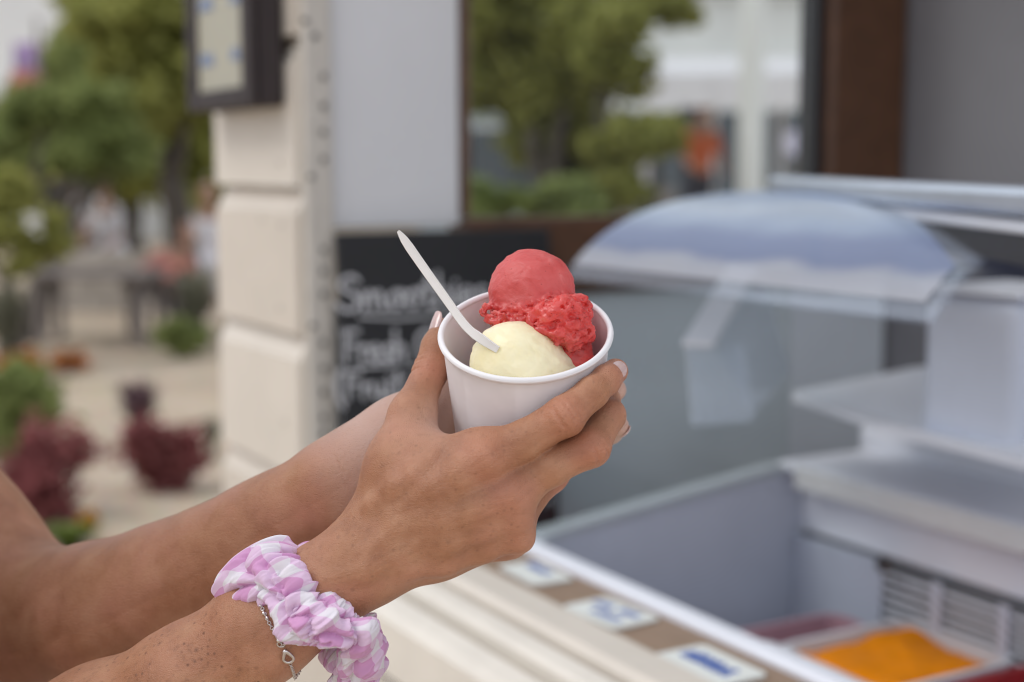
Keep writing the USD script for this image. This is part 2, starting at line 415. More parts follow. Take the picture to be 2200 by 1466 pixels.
# skin tone by place: palms paler and pinker, knuckles redder
V = np.asarray(body.vertices)
kt = cKDTree(np.array([P(x, y, d) for x, y, d in [(1214, 890, .660), (1268, 962, .668), (918, 795, .715), (1036, 982, .661), (1085, 1062, .664), (1094, 1116, .674), (1092, 1156, .686), (1318, 800, .688), (1205, 1050, .70), (1320, 838, .75), (1326, 916, .747)]]))
dk, _ = kt.query(V)
red = np.exp(-(dk / .011) ** 2)
VR = field([RIGHT], V); VL = field([LEFT], V)
isL = np.clip((VR - VL) / .002 + .5, 0, 1)
la, lb = P(740, 1030, .742), P(940, 930, .76)
tt = np.clip(((V - la) @ (lb - la)) / ((lb - la) @ (lb - la)) + .35, 0, 1)
palm = isL * np.clip(tt * 1.6, 0, 1)
wa = P(955, 940, .69); web = np.exp(-(np.linalg.norm(V - wa, axis=1) / .016) ** 2) * (1 - isL)
pale = np.clip(palm + web * .8, 0, 1)
freck = (1 - isL) * np.clip((-(V - P(560, 1330, .69)) @ (P(740, 1222, .68) - P(560, 1330, .69)) / .0004) + .3, .45, 1) + isL * .12
prop = np.stack([red, pale, freck], 1)

sk = usdkit.material(stage, '/World/Looks/skin', {
    'g': ('geometry', {}), 'at': ('attribute', {'attribute': 'tone'}), 'sp': ('separate_color', {}),
    'n1': ('noise_texture', {'scale': 55, 'detail': 5, 'roughness': .6}),
    'base': ('rgb_ramp', {'ramp': [(.28, (.275, .112, .054)), (.5, (.355, .160, .083)), (.72, (.42, .212, .118))]}),
    'mr': ('mix', {'color2': (.43, .165, .10)}), 'rf': ('math', {'math_type': 'multiply', 'value2': .75}),
    'n3': ('noise_texture', {'scale': 24, 'detail': 3, 'roughness': .6}), 'm3': ('map_range', {'from_min': .46, 'from_max': .68, 'to_min': 0, 'to_max': .45, 'clamp': True}), 'mx3': ('mix', {'color2': (.46, .205, .135)}),
    'mp': ('mix', {'color2': (.50, .315, .25)}),
    'v': ('voronoi_texture', {'scale': 310, 'randomness': 1.0}), 'vs': ('separate_color', {}),
    'spot': ('map_range', {'from_min': .10, 'from_max': .34, 'to_min': 1.0, 'to_max': 0.0, 'clamp': True}),
    'sel': ('map_range', {'from_min': .60, 'from_max': .95, 'to_min': 0.0, 'to_max': 1.0, 'clamp': True}),
    'sm': ('math', {'math_type': 'multiply'}), 'sm2': ('math', {'math_type': 'multiply'}),
    'v2': ('voronoi_texture', {'scale': 135, 'randomness': 1.0}), 'vs2': ('separate_color', {}),
    'spot2': ('map_range', {'from_min': .07, 'from_max': .22, 'to_min': 1.0, 'to_max': 0.0, 'clamp': True}),
    'sel2': ('map_range', {'from_min': .66, 'from_max': .9, 'to_min': 0.0, 'to_max': .9, 'clamp': True}),
    'tm': ('math', {'math_type': 'multiply'}), 'tm2': ('math', {'math_type': 'maximum'}),
    'mf': ('mix', {'color2': (.165, .068, .036)}), 'fn': ('noise_texture', {'scale': 330, 'detail': 3, 'roughness': .55}), 'fr': ('map_range', {'from_min': .55, 'from_max': .70, 'to_min': 0, 'to_max': .38, 'clamp': True}), 'tm3': ('math', {'math_type': 'maximum'}),
    'c1': ('voronoi_texture', {'scale': 950, 'feature': 'distance_to_edge'}),
    'mapw': ('mapping', {'rotation': (0, .45, 0), 'scale': (260, 900, 900)}), 'c2': ('noise_texture', {'scale': 1.0, 'detail': 4, 'roughness': .65}),
    'ad': ('math', {'math_type': 'multiply_add', 'value2': .9}),
    'b1': ('bump', {'strength': .75, 'distance': .0005}),
    'rr': ('map_range', {'from_min': .3, 'from_max': .7, 'to_min': .40, 'to_max': .55}),
    'p': ('principled_bsdf', {'subsurface_method': 'random_walk_skin', 'subsurface_weight': .28, 'subsurface_scale': .0035, 'subsurface_radius': (1, .36, .2), 'specular_ior_level': .42}),
}, [('g.position', 'n1.vector'), ('n1.fac', 'base.fac'), ('at.color', 'sp.color'), ('sp.r', 'rf.value1'), ('base.color', 'mr.color1'), ('rf.value', 'mr.fac'),
    ('g.position', 'n3.vector'), ('n3.fac', 'm3.value'), ('m3.result', 'mx3.fac'), ('mr.color', 'mx3.color1'), ('mx3.color', 'mp.color1'), ('sp.g', 'mp.fac'), ('g.position', 'v.vector'), ('v.distance', 'spot.value'), ('v.color', 'vs.color'), ('vs.r', 'sel.value'),
    ('spot.result', 'sm.value1'), ('sel.result', 'sm.value2'), ('sm.value', 'tm2.value1'),
    ('g.position', 'v2.vector'), ('v2.distance', 'spot2.value'), ('v2.color', 'vs2.color'), ('vs2.r', 'sel2.value'), ('spot2.result', 'tm.value1'), ('sel2.result', 'tm.value2'), ('tm.value', 'tm2.value2'),
    ('tm2.value', 'tm3.value1'), ('g.position', 'fn.vector'), ('fn.fac', 'fr.value'), ('fr.result', 'tm3.value2'), ('tm3.value', 'sm2.value1'), ('sp.b', 'sm2.value2'), ('sm2.value', 'mf.fac'), ('mp.color', 'mf.color1'), ('mf.color', 'p.base_color'),
    ('g.position', 'c1.vector'), ('g.position', 'mapw.vector'), ('mapw.vector', 'c2.vector'), ('c1.distance', 'ad.value1'), ('c2.fac', 'ad.value3'), ('ad.value', 'b1.height'), ('b1.normal', 'p.normal'),
    ('n1.fac', 'rr.value'), ('rr.result', 'p.roughness')], surface='p.BSDF')
nail_m = mat('nail', (.62, .40, .37), .22, .06, 300, spec=.5, extra={'subsurface_weight': .2, 'subsurface_scale': .002, 'coat_weight': .3})
person = thing('person', P(-60, 1690, .735), 'person with bare tanned arms holding the paper cup in both hands', 'person')
PO = P(-60, 1690, .735)
bp = usdkit.mesh(stage, path_for('body', person), shifted(body, PO), sk, True)
UsdGeom.PrimvarsAPI(bp).CreatePrimvar('tone', Sdf.ValueTypeNames.Color3fArray, 'vertex').Set(Vt.Vec3fArray.FromNumpy(prop.astype(np.float32)))

def nail(tip, base, normal, w, l, radius, lift=.0004, back=.0):
    """A finger nail: a curved plate on the finger whose last bone runs from base to tip."""
    tip, base = P(*tip), P(*base); t = (tip - base) / np.linalg.norm(tip - base)
    n = normal - (normal @ t) * t; n /= np.linalg.norm(n); s = np.cross(t, n)
    U, W = np.meshgrid(np.linspace(-1, 1, 13), np.linspace(-1, 1, 15), indexing='ij')
    k = (1 - np.abs(W) ** 3.2 * .42)
    X = U * w / 2 * k; Y = W * l / 2 + back - (U * U) * .0006 * np.sign(W)
    ang = X / radius
    Z = radius * (np.cos(ang) - 1) + lift - .0011 * np.clip(-W - .55, 0, 1) * 1.0 - .0006 * np.maximum(W, 0) ** 2
    X = radius * np.sin(ang)
    pts = tip + n * (radius) + s * X[..., None] + t * Y[..., None] + n * Z[..., None]
    pts = pts.reshape(-1, 3); low = pts - n * .0007
    F = []; a = 15
    for i in range(12):
        for j in range(14):
            q = [i * a + j, (i + 1) * a + j, (i + 1) * a + j + 1, i * a + j + 1]
            F += [(q[0], q[1], q[2]), (q[0], q[2], q[3])]
    nV = len(pts)
    F2 = [(x + nV, z + nV, y + nV) for x, y, z in F]
    rim = [(i * a) for i in range(13)] + [12 * a + j for j in range(1, 15)] + [i * a + 14 for i in range(11, -1, -1)] + [j for j in range(13, 0, -1)]
    for q in range(len(rim)):
        x, y = rim[q], rim[(q + 1) % len(rim)]; F2 += [(x, x + nV, y), (y, x + nV, y + nV)]
    m = trimesh.Trimesh(np.vstack([pts, low]), F + F2, process=False); m.fix_normals()
    obj('nail', shifted(m, PO), nail_m, person, 50)
nail((1322, 798, .691), (1296, 822, .682), -FWD * .95 + RGT * .30 + UPV * .22, .0092, .0115, .0065, back=-.0042)
nail((951, 710, .7325), (938, 752, .7285), -RGT * .85 - FWD * .45, .0115, .0145, .0066, back=.001)
nail((1326, 916, .747), (1306, 927, .762), RGT * .8 - FWD * .2 - UPV * .5, .0085, .010, .0062)

# torso, neck and head of the person, beyond the left edge of the picture
sh_m = mat('dark_top', (.045, .04, .05), .85, .15, 20)
def C3(x, y, z): return CAM + np.array([x, y, z])
shl, shr = C3(-.44, .90, -.02), C3(-.455, .62, -.03)
mid = (shl + shr) / 2
tb = [Cone(shl + [-.02, -.05, -.02], shr + [-.02, .05, -.02], .062, .062, .05), Cone(mid + [-.04, .06, -.14], mid + [-.04, -.06, -.14], .105, .105, .08), Cone(mid + [-.05, .05, -.36], mid + [-.05, -.05, -.36], .09, .09, .08), Cone(mid + [-.06, .06, -.52], mid + [-.06, -.06, -.52], .11, .11, .08)]
obj('top', shifted(mesh_field([Limb(tb)], .010, smooth=4), PO), sh_m, person, True)
hc = mid + np.array([-.01, 0, .235])
hd = [Cone(mid + [-.03, 0, .0], mid + [-.01, 0, .13], .058, .052, .04), Cone(hc + [.005, 0, -.045], hc + [-.02, 0, .03], .066, .082, .03), Cone(hc + [.035, 0, -.075], hc + [.045, 0, -.085], .032, .028, .03), Cone(hc + [.062, 0, -.005], hc + [.082, 0, -.03], .007, .011, .008),
      Cone(hc + [.0, .078, -.02], hc + [-.008, .082, .0], .012, .014, .006), Cone(hc + [.0, -.078, -.02], hc + [-.008, -.082, .0], .012, .014, .006), Cone(hc + [.066, .014, -.056], hc + [.066, -.014, -.056], .008, .008, .006)]
face = obj('head', shifted(mesh_field([Limb(hd)], .005, smooth=3), PO), mat('face_skin', (.40, .20, .12), .5, .1, 60), person, True)
hb = [Cone(hc + [-.03, 0, .045], hc + [-.045, 0, .0], .088, .088, .03), Cone(hc + [-.09, 0, -.02], hc + [-.13, 0, -.12], .04, .025, .04)]
obj('hair', shifted(mesh_field([Limb(hb)], .006, smooth=3), PO), mat('brown_hair', (.07, .04, .025), .5, .4, 160), person, True)
for e in (-1, 1):
    m = trimesh.creation.icosphere(2, .012); m.apply_translation(hc + [.060, e * .030, .002]); obj('eye', shifted(m, PO), mat('eye_white' + ('' if e < 0 else '_right'), (.55, .50, .48), .2), person, True)
# ------------------------------------------------------------------ cup, scoops, spoon
paper = mat('white_paper', (.82, .80, .81), .48, .05, 90, bump=.05, bscale=900, bdist=.0002)
cup = thing('paper_cup', CUP0, 'white paper ice cream cup held in two hands', 'paper cup')
def lathe(prof, o, n, seg=120):
    e1 = np.cross(n, [0, 0, 1.0]); e1 /= np.linalg.norm(e1); e2 = np.cross(n, e1)
    a = np.arange(seg) / seg * 2 * math.pi; V = []; F = []
    for r, h in prof: V.append(o + r * (np.cos(a)[:, None] * e1 + np.sin(a)[:, None] * e2) + h * n)
    m = len(prof)
    for i in range(m - 1):
        for k in range(seg):
            l = (k + 1) % seg; F += [(i * seg + k, i * seg + l, (i + 1) * seg + l), (i * seg + k, (i + 1) * seg + l, (i + 1) * seg + k)]
    t = trimesh.Trimesh(np.concatenate(V), F, process=False)
    return t
Z0 = np.zeros(3)
prof = [(.0005, -CUP_H + .004), (CUP_RB - .0008, -CUP_H + .004), (CUP_RB - .0006, -CUP_H), (CUP_RB, -CUP_H), (CUP_RB + .0001, -CUP_H + .001)]
prof += [(CUP_RB + (CUP_RT - CUP_RB) * t, -CUP_H + CUP_H * t) for t in np.linspace(.05, .97, 10)]
obj('wall', lathe(prof, Z0, CUPN), paper, cup, 40)
inner = [(CUP_RT - .0008, -.001)] + [(CUP_RT - .0008 - (CUP_RT - CUP_RB) * t, -CUP_H * t) for t in np.linspace(.05, .93, 8)] + [(.0005, -CUP_H * .932)]
obj('lining', lathe(inner, Z0, CUPN), paper, cup, 40)
a = np.arange(0, 13) / 12 * 2 * math.pi
obj('rolled_rim', lathe([(CUP_RT + .0005 + .0016 * math.cos(x), .0017 * math.sin(x)) for x in a], Z0, CUPN, 160), paper, cup, True)

def scoop(prims, h, relief, smooth=1):
    return mesh_field([Limb(prims)], h, warp=relief, cuts=[], slack=.006, smooth=smooth)
def sph(px, py, d, r, k=.004): return Cone(P(px, py, d), P(px, py, d) + 1e-5, r * mm, r * mm, k)
ballS = P(1142, 629, .715)
st = [sph(1142, 629, .715, 21.6, .001)]
rag = []
for q in [(1045, 668, .7055, 2.6), (1052, 682, .7015, 3.0), (1076, 687, .698, 3.0), (1100, 686, .6965, 3.0), (1126, 685, .6955, 3.5), (1150, 686, .6935, 4.6), (1178, 678, .690, 6.8), (1206, 674, .690, 8.6), (1232, 692, .694, 8.0), (1249, 716, .6975, 6.2), (1202, 706, .6885, 7.8), (1228, 730, .694, 6.0), (1172, 694, .689, 6.2), (1240, 664, .70, 7)]:
    rag.append(sph(*q, .005))
st += rag + [Cone(P(1208, 728, .707), P(1226, 776, .706), .0135, .0115, .003), Cone(P(1150, 690, .715), P(1190, 790, .725), .021, .018, .006)]
ragf = Limb(rag)
def rel_s(p, v):
    d = np.zeros(v.shape, np.float32)
    for i0 in range(0, len(p), 1500):
        q = p[i0:i0 + 1500]
        rg = field([ragf], q); w = np.clip(1 - rg / .0045, 0, 1) ** 1.4
        f1 = meshkit.fbm(q * 250, 5, 3).astype(np.float32) - .5
        f2 = meshkit.noise(q * 900, 9).astype(np.float32) - .5
        f3 = meshkit.fbm(q * 95, 3, 5).astype(np.float32) - .5
        # shallow tracks drawn by the scoop
        s = (q - ballS.astype(np.float32)); zz = s @ np.array([.25, 0, .97], np.float32)
        tr = np.sin(zz * 1500 + 3 * f3) * np.clip((-zz - .004) / .006, 0, 1) * .00022
        pit = -np.maximum(meshkit.noise(q * 620, 21).astype(np.float32) - .80, 0) * .0022
        d[i0:i0 + 1500] = w * (-f1 * .0105 - np.abs(f2) * .0016 + .0004) + (1 - w) * (-f3 * .0022 - f2 * .00030 + tr - pit + .00022 * np.sin(zz * 1100 + 14 * f3) * np.clip(f3 * 9, 0, 1))
    return d
straw = scoop(st, .00055, rel_s)
sm = usdkit.material(stage, '/World/Looks/strawberry_sorbet', {
    'g': ('geometry', {}), 'n': ('noise_texture', {'scale': 75, 'detail': 7, 'roughness': .6, 'distortion': .6}), 'at': ('attribute', {'attribute': 'tone'}), 'sp': ('separate_color', {}),
    'smo': ('rgb_ramp', {'ramp': [(.26, (.40, .038, .036)), (.44, (.51, .070, .064)), (.62, (.545, .095, .088)), (.80, (.64, .21, .20))]}),
    'rou': ('rgb_ramp', {'ramp': [(.30, (.46, .028, .028)), (.55, (.60, .062, .055)), (.8, (.70, .15, .125))]}),
    'mx': ('mix', {}), 'v': ('voronoi_texture', {'scale': 420}), 'spot': ('map_range', {'from_min': .12, 'from_max': .2, 'to_min': .55, 'to_max': 0, 'clamp': True}), 'vs': ('separate_color', {}),
    'sel': ('math', {'math_type': 'greater_than', 'value2': .72}), 'ml': ('math', {'math_type': 'multiply'}), 'ms': ('mix', {'color2': (.22, .012, .012)}),
    'fn': ('noise_texture', {'scale': 1500, 'detail': 3}), 'bu': ('bump', {'strength': .5, 'distance': .0004}),
    'rg': ('mix_float', {'a': .50, 'b': .26}),
    'p': ('principled_bsdf', {'subsurface_weight': .35, 'subsurface_scale': .004, 'subsurface_radius': (1, .3, .25), 'specular_ior_level': .5}),
}, [('g.position', 'n.vector'), ('n.fac', 'smo.fac'), ('n.fac', 'rou.fac'), ('at.color', 'sp.color'), ('sp.r', 'mx.fac'), ('smo.color', 'mx.color1'), ('rou.color', 'mx.color2'),
    ('g.position', 'v.vector'), ('v.distance', 'spot.value'), ('v.color', 'vs.color'), ('vs.r', 'sel.value1'), ('spot.result', 'ml.value1'), ('sel.value', 'ml.value2'), ('ml.value', 'ms.fac'), ('mx.color', 'ms.color1'), ('ms.color', 'p.base_color'),
    ('g.position', 'fn.vector'), ('fn.fac', 'bu.height'), ('bu.normal', 'p.normal'), ('sp.r', 'rg.fac'), ('rg.result', 'p.roughness')], surface='p.BSDF')
sv = np.asarray(straw.vertices)
dball = np.linalg.norm(sv - ballS, axis=1)
w = np.clip(1 - field([ragf], sv) / .0055, 0, 1); w = np.maximum(w, np.clip((dball - .0225) / .002, 0, 1) * .85)
so = tag(usdkit.mesh(stage, path_for('strawberry_scoop'), straw, sm, True), 'round red strawberry sorbet scoop with a ragged edge, on top in the paper cup', 'ice cream scoop')
UsdGeom.PrimvarsAPI(so).CreatePrimvar('tone', Sdf.ValueTypeNames.Color3fArray, 'vertex').Set(Vt.Vec3fArray.FromNumpy(np.stack([w, w, w], 1).astype(np.float32)))

ballV = P(1104, 786, .6915)
va = [sph(1104, 786, .6915, 21.6, .002), sph(1150, 806, .694, 11.5, .005), sph(1196, 802, .698, 7.5, .005), sph(1120, 800, .700, 24, .004), Cone(P(1150, 815, .688), P(1210, 800, .70), .009, .007, .004), sph(1128, 806, .6795, 11.5, .0025)]
def rel_v(p, v):
    d = np.zeros(v.shape, np.float32)
    for i0 in range(0, len(p), 1500):
        q = p[i0:i0 + 1500]
        f3 = meshkit.fbm(q * 70, 3, 15).astype(np.float32) - .5; f2 = meshkit.noise(q * 800, 19).astype(np.float32) - .5
        s = q - ballV.astype(np.float32)
        low = np.clip(((-s @ CUPN.astype(np.float32)) - .000) / .008, 0, 1) * np.clip((s[..., 0] + .002) / .008, 0, 1)
        f1 = meshkit.fbm(q * 260, 3, 31).astype(np.float32) - .5
        ss = s @ np.array([.5, .2, .8], np.float32); d[i0:i0 + 1500] = -f3 * .0017 - f2 * .00014 - (.35 + low) * f1 * .0020 + .00016 * np.sin(ss * 1300 + 9 * f3) * np.clip(f3 * 8, 0, 1)
    return d
van = scoop(va, .0006, rel_v)
vm = mat('vanilla_ice_cream', (.86, .77, .52), .42, 0, 60, col2=(.80, .70, .43), bump=.35, bscale=1300, bdist=.0003, extra={'subsurface_weight': .35, 'subsurface_scale': .004, 'subsurface_radius': (1, .8, .5)})
tag(obj('vanilla_scoop', van, vm, smooth=True), 'smooth pale yellow vanilla ice cream scoop at the front of the cup', 'ice cream scoop')

# spoon: a flat paddle stuck in the vanilla scoop
pts = [(856, 497, .699), (905, 568, .694), (957, 641, .687), (1000, 700, .680), (1032, 727, .6755), (1070, 752, .6725)]
cl = bez([P(*q) for q in pts], 40); wid = np.interp(np.linspace(0, 1, len(cl)), [0, .04, .10, .5, .68, .74, .84, 1], [.0014, .0038, .0046, .0042, .0042, .0047, .0045, .0034])
side = RGT * .82 + UPV * .35 - FWD * .35
V, F = [], []
for i, c in enumerate(cl):
    t = cl[min(i + 1, len(cl) - 1)] - cl[max(i - 1, 0)]; t /= np.linalg.norm(t)
    s = side - (side @ t) * t; s /= np.linalg.norm(s); n = np.cross(t, s); n = n if n @ FWD < 0 else -n
    w2 = wid[i] / 2; th = .00065
    for x, z in ((-1, -.5), (-.86, -1), (.86, -1), (1, -.5), (1, .5), (.86, 1), (0, .7), (-.86, 1), (-1, .5)):
        V.append(c + s * x * w2 + n * z * th)
m = 9
for i in range(len(cl) - 1):
    for k in range(m):
        l = (k + 1) % m; F += [(i * m + k, i * m + l, (i + 1) * m + l), (i * m + k, (i + 1) * m + l, (i + 1) * m + k)]
for k in range(1, m - 1): F += [(0, k + 1, k), ((len(cl) - 1) * m, (len(cl) - 1) * m + k, (len(cl) - 1) * m + k + 1)]
sp_ = trimesh.Trimesh(np.array(V), F, process=False); sp_.fix_normals()
tag(obj('spoon', sp_, mat('spoon_plastic', (.74, .71, .68), .38, .04, 150), smooth=35), 'flat white spoon stuck upright in the vanilla scoop', 'spoon')

# ------------------------------------------------------------------ scrunchie and bracelet on the near wrist
SC = P(690, 1318, .686)
ax = P(760, 1216, .684) - P(585, 1345, .687); ax /= np.linalg.norm(ax)
e1 = RGT * .62 - UPV * .78 + FWD * .05; e1 -= (e1 @ ax) * ax * .75; e1 /= np.linalg.norm(e1)
nr = ax - (ax @ e1) * e1; nr /= np.linalg.norm(nr); e2 = np.cross(nr, e1)
if e2 @ FWD > 0: e2 = -e2
nu, nv = 900, 110
u, v = np.meshgrid(np.arange(nu) / nu * 2 * math.pi, np.arange(nv) / nv * 2 * math.pi, indexing='ij')
def ring_noise(u, v, f, seed, sv=1.0):
    return meshkit.fbm(np.stack([np.cos(u) * f + 9, np.sin(u) * f + 9, np.cos(v) * sv + 5 + np.sin(v) * .7], -1), 3, seed) - .5
n1 = ring_noise(u, v * 0, 2.6, 4); n2 = ring_noise(u, v, 3.6, 8, .9); n3 = ring_noise(u, v, 7.5, 12, 1.1); n4 = ring_noise(u, v, 13, 15, 1.6)
shift_ax = -.0035 - .0010 * np.cos(u) + .011 * n1
R1, R2 = .0310, .0272
cen_r = 1 + .07 * np.sin(5 * u + 1.0) + .10 * n1
def billow(f, seed, su=1.0):
    """Rounded puffs parted by creases; the creases run mostly across the band."""
    wu = u + .10 * n2 + .05 * n3
    q = np.stack([np.cos(wu) * f * su + .35 * np.cos(v) + .8 * n2 + 7, np.sin(wu) * f * su + .35 * np.sin(v) + .8 * n3 + 7, np.cos(v + 1.1 * np.sin(2 * u)) * .75 + seed], -1)
    a = np.abs(meshkit.noise(q, seed) - .5) * 2; b = np.abs(meshkit.noise(q @ ROT.T + 3.3, seed + 5) - .5) * 2
    h = np.minimum(a, b)
    return np.sqrt(np.clip(h * 3.2, 0, 1) + .004)
ROT = trimesh.transformations.rotation_matrix(.9, [.4, .6, .7])[:3, :3]
topw = np.exp(-((u - math.pi) / .5) ** 2)
puff = billow(2.3, 3); fine = billow(6.0, 11)
rr = (.0080 * (1 + .6 * n2) + .0100 * puff + .0012 * fine + .0006 * n4) * (1 + .15 * topw - .16 * np.exp(-((u - 2.15) / .28) ** 2) - .26 * np.exp(-((u - .95) / .5) ** 2) - .18 * np.exp(-(np.minimum(u, 2 * math.pi - u) / .6) ** 2))
shift_ax = shift_ax - .012 * topw + .017 * np.exp(-((u - .95) / .75) ** 2)
rad_dir = np.cos(u)[..., None] * e1 + np.sin(u)[..., None] * e2
cen = SC + (R1 * np.cos(u) * cen_r)[..., None] * e1 + (R2 * np.sin(u) * cen_r)[..., None] * e2 + shift_ax[..., None] * nr
pos = cen + (rr * np.cos(v) * .80)[..., None] * rad_dir + (rr * np.sin(v) * (.98 + .3 * topw))[..., None] * nr
pos = pos.reshape(-1, 3)
F = []
i = np.arange(nu)[:, None]; j = np.arange(nv)[None]
A_ = (i * nv + j).ravel(); B_ = (((i + 1) % nu) * nv + j).ravel(); C_ = (((i + 1) % nu) * nv + (j + 1) % nv).ravel(); D_ = (i * nv + (j + 1) % nv).ravel()
F = np.vstack([np.stack([A_, B_, C_], 1), np.stack([A_, C_, D_], 1)])
# seam-free cloth coordinates: metres of cloth along and around
uv = np.stack([(u / (2 * math.pi) * .30 + .008 * n3 + .004 * puff), (np.abs(((v + 1.2 * n2) / (2 * math.pi)) % 1 - .5) * 2 * .055)], -1).reshape(-1, 2)
scr = trimesh.Trimesh(pos, F, process=False)
if scr.volume < 0: scr.invert()
trimesh.smoothing.filter_taubin(scr, iterations=6)
def stripe(nm, ax_): return {}
cloth = usdkit.material(stage, '/World/Looks/pink_gingham', {
    'uv': ('uvmap', {'attribute': 'st'}), 'sx': ('separate_xyz', {}),
    'mx': ('math', {'math_type': 'multiply', 'value2': 1 / .0185}), 'fx': ('math', {'math_type': 'fraction'}), 'hx': ('math', {'math_type': 'greater_than', 'value2': .5}),
    'my': ('math', {'math_type': 'multiply', 'value2': 1 / .0185}), 'fy': ('math', {'math_type': 'fraction'}), 'hy': ('math', {'math_type': 'greater_than', 'value2': .5}),
    'ad': ('math', {'math_type': 'add'}), 'hf': ('math', {'math_type': 'multiply', 'value2': .5}),
    'rp': ('rgb_ramp', {'interpolate': False, 'ramp': [(0, (.80, .76, .81)), (.25, (.77, .56, .74)), (.75, (.67, .34, .58))]}),
    'ma': ('mapping', {'scale': (2600, 2600, 1)}), 'wv': ('checker_texture', {'scale': 1, 'color1': (1, 1, 1), 'color2': (0, 0, 0)}),
    'g': ('geometry', {}), 'nz': ('noise_texture', {'scale': 900, 'detail': 3}), 'bu': ('bump', {'strength': .25, 'distance': .0003}),
    'p': ('principled_bsdf', {'roughness': .8, 'specular_ior_level': .2, 'sheen_weight': .25}), 'tr': ('translucent_bsdf', {}), 'mc': ('mix_closure', {'fac': .12}),
}, [('uv.UV', 'sx.vector'), ('sx.x', 'mx.value1'), ('mx.value', 'fx.value1'), ('fx.value', 'hx.value1'), ('sx.y', 'my.value1'), ('my.value', 'fy.value1'), ('fy.value', 'hy.value1'),
    ('hx.value', 'ad.value1'), ('hy.value', 'ad.value2'), ('ad.value', 'hf.value1'), ('hf.value', 'rp.fac'), ('rp.color', 'p.base_color'), ('rp.color', 'tr.color'),
    ('g.position', 'nz.vector'), ('nz.fac', 'bu.height'), ('bu.normal', 'p.normal'), ('p.BSDF', 'mc.closure1'), ('tr.BSDF', 'mc.closure2')], surface='mc.closure')
tag(obj('scrunchie', scr, cloth, smooth=True, uv=uv), 'pink and white checked fabric scrunchie around the near wrist', 'scrunchie')

silver = usdkit.material(stage, '/World/Looks/silver', {'p': ('principled_bsdf', {'base_color': (.72, .68, .66), 'metallic': 1.0, 'roughness': .22})}, [], surface='p.BSDF')
def touch(px, py):
    """Where the line of sight through a pixel meets the near arm."""
    r = ray(px, py); ts = np.arange(.60, .74, .0005); d = field([RIGHT], CAM + ts[:, None] * r)
    k = int(np.argmax(d < .0004)) if (d < .0004).any() else int(np.argmin(d))
    return CAM + ts[k] * r, r
path = bez([touch(x, y)[0] + .0006 * VIEWN for x, y in [(541, 1252), (553, 1283), (567, 1313), (580, 1340), (594, 1364), (607, 1385), (618, 1410), (628, 1436), (634, 1458)]], 160)
ap = P(585, 1345, .687)
# carry the chain on round the back of the wrist
arm_ax = (P(640, 1288, .685) - P(520, 1368, .688)); arm_ax /= np.linalg.norm(arm_ax)
def around(p0, p1, n=40):
    c = ap; f = lambda p: p - c - ((p - c) @ arm_ax) * arm_ax
    a0, a1 = f(p0), f(p1); s0, s1 = (p0 - c) @ arm_ax, (p1 - c) @ arm_ax
    x = a0 / np.linalg.norm(a0); y = np.cross(arm_ax, x)
    th1 = math.atan2(a1 @ y, a1 @ x); th1 = th1 - 2 * math.pi if th1 > 0 else th1 + 2 * math.pi
    out = []
    for t in np.linspace(0, 1, n):
        d = math.cos(th1 * t) * x + math.sin(th1 * t) * y; o = c + arm_ax * (s0 + (s1 - s0) * t); r = .03
        for _ in range(30): r -= float(field([RIGHT], (o + d * r)[None])[0]) * .8
        out.append(o + d * (r + .0008))
    return np.array(out)
back_path = around(path[-1], path[0])
br = thing('bracelet', path[0], 'thin silver chain bracelet with a clasp beside the pink scrunchie', 'bracelet')
def arclen(p, step):
    L = np.r_[0, np.cumsum(np.linalg.norm(np.diff(p, axis=0), axis=1))]; s = np.arange(0, L[-1], step)
    return np.stack([np.interp(s, L, p[:, k]) for k in range(3)], 1)
tor = trimesh.creation.torus(.00075, .00022, 10, 6)
def link(p, t, flip):
    n = -FWD - (-FWD @ t) * t; n /= np.linalg.norm(n); s = np.cross(t, n)
    M = np.eye(4); M[:3, 0], M[:3, 1], M[:3, 2] = (t * 1.15, s, n) if flip else (t * 1.15, n, s); M[:3, 3] = p
    m = tor.copy(); m.apply_transform(M); return m
both = np.vstack([path, back_path[1:]]); ch = arclen(both, .00125)
clasp_at = touch(617, 1408)[0]; dcl = [np.linalg.norm(q - clasp_at) for q in ch]; kc = int(np.argmin(dcl))
ms = [link(ch[i], (ch[min(i + 1, len(ch) - 1)] - ch[i - 1]) / np.linalg.norm(ch[min(i + 1, len(ch) - 1)] - ch[i - 1]), i % 2) for i in range(1, len(ch)) if abs(i - kc) > 4]
obj('chain', shifted(cat(ms), path[0]), silver, br, True)
t = ch[kc + 4] - ch[kc - 4]; t /= np.linalg.norm(t); n = -FWD - (-FWD @ t) * t; n /= np.linalg.norm(n); s = np.cross(t, n)
cl0 = touch(618, 1407)[0] + n * .0014
an = np.linspace(0, 2 * math.pi, 26)[:-1]
drop = np.array([cl0 + t * (-.0048 * math.cos(x) * (1 if math.cos(x) > 0 else .55) + .001) + s * (.0024 * math.sin(x) * (1 - .55 * max(math.cos(x), 0))) for x in an])
obj('clasp', shifted(tube(drop, [.0007 + .0005 * max(math.cos(x), 0) for x in an], 8, True), path[0]), silver, br, True)
for (x, y, rr_) in ((604, 1380, .0018),):
    q, _ = touch(x, y); M = np.eye(4); M[:3, 0], M[:3, 1], M[:3, 2], M[:3, 3] = t, s, n, q + n * .0012
    m = trimesh.creation.torus(rr_, .0004, 18, 8); m.apply_transform(M); obj('ring', shifted(m, path[0]), silver, br, True)
for x, y, r_ in ((599, 1372, .0013), (567, 1314, .0010), (574, 1324, .0009), (541, 1253, .0014)):
    q, _ = touch(x, y); m = trimesh.creation.icosphere(2, r_); m.apply_translation(q + n * .0012); obj('bead', shifted(m, path[0]), silver, br, True)
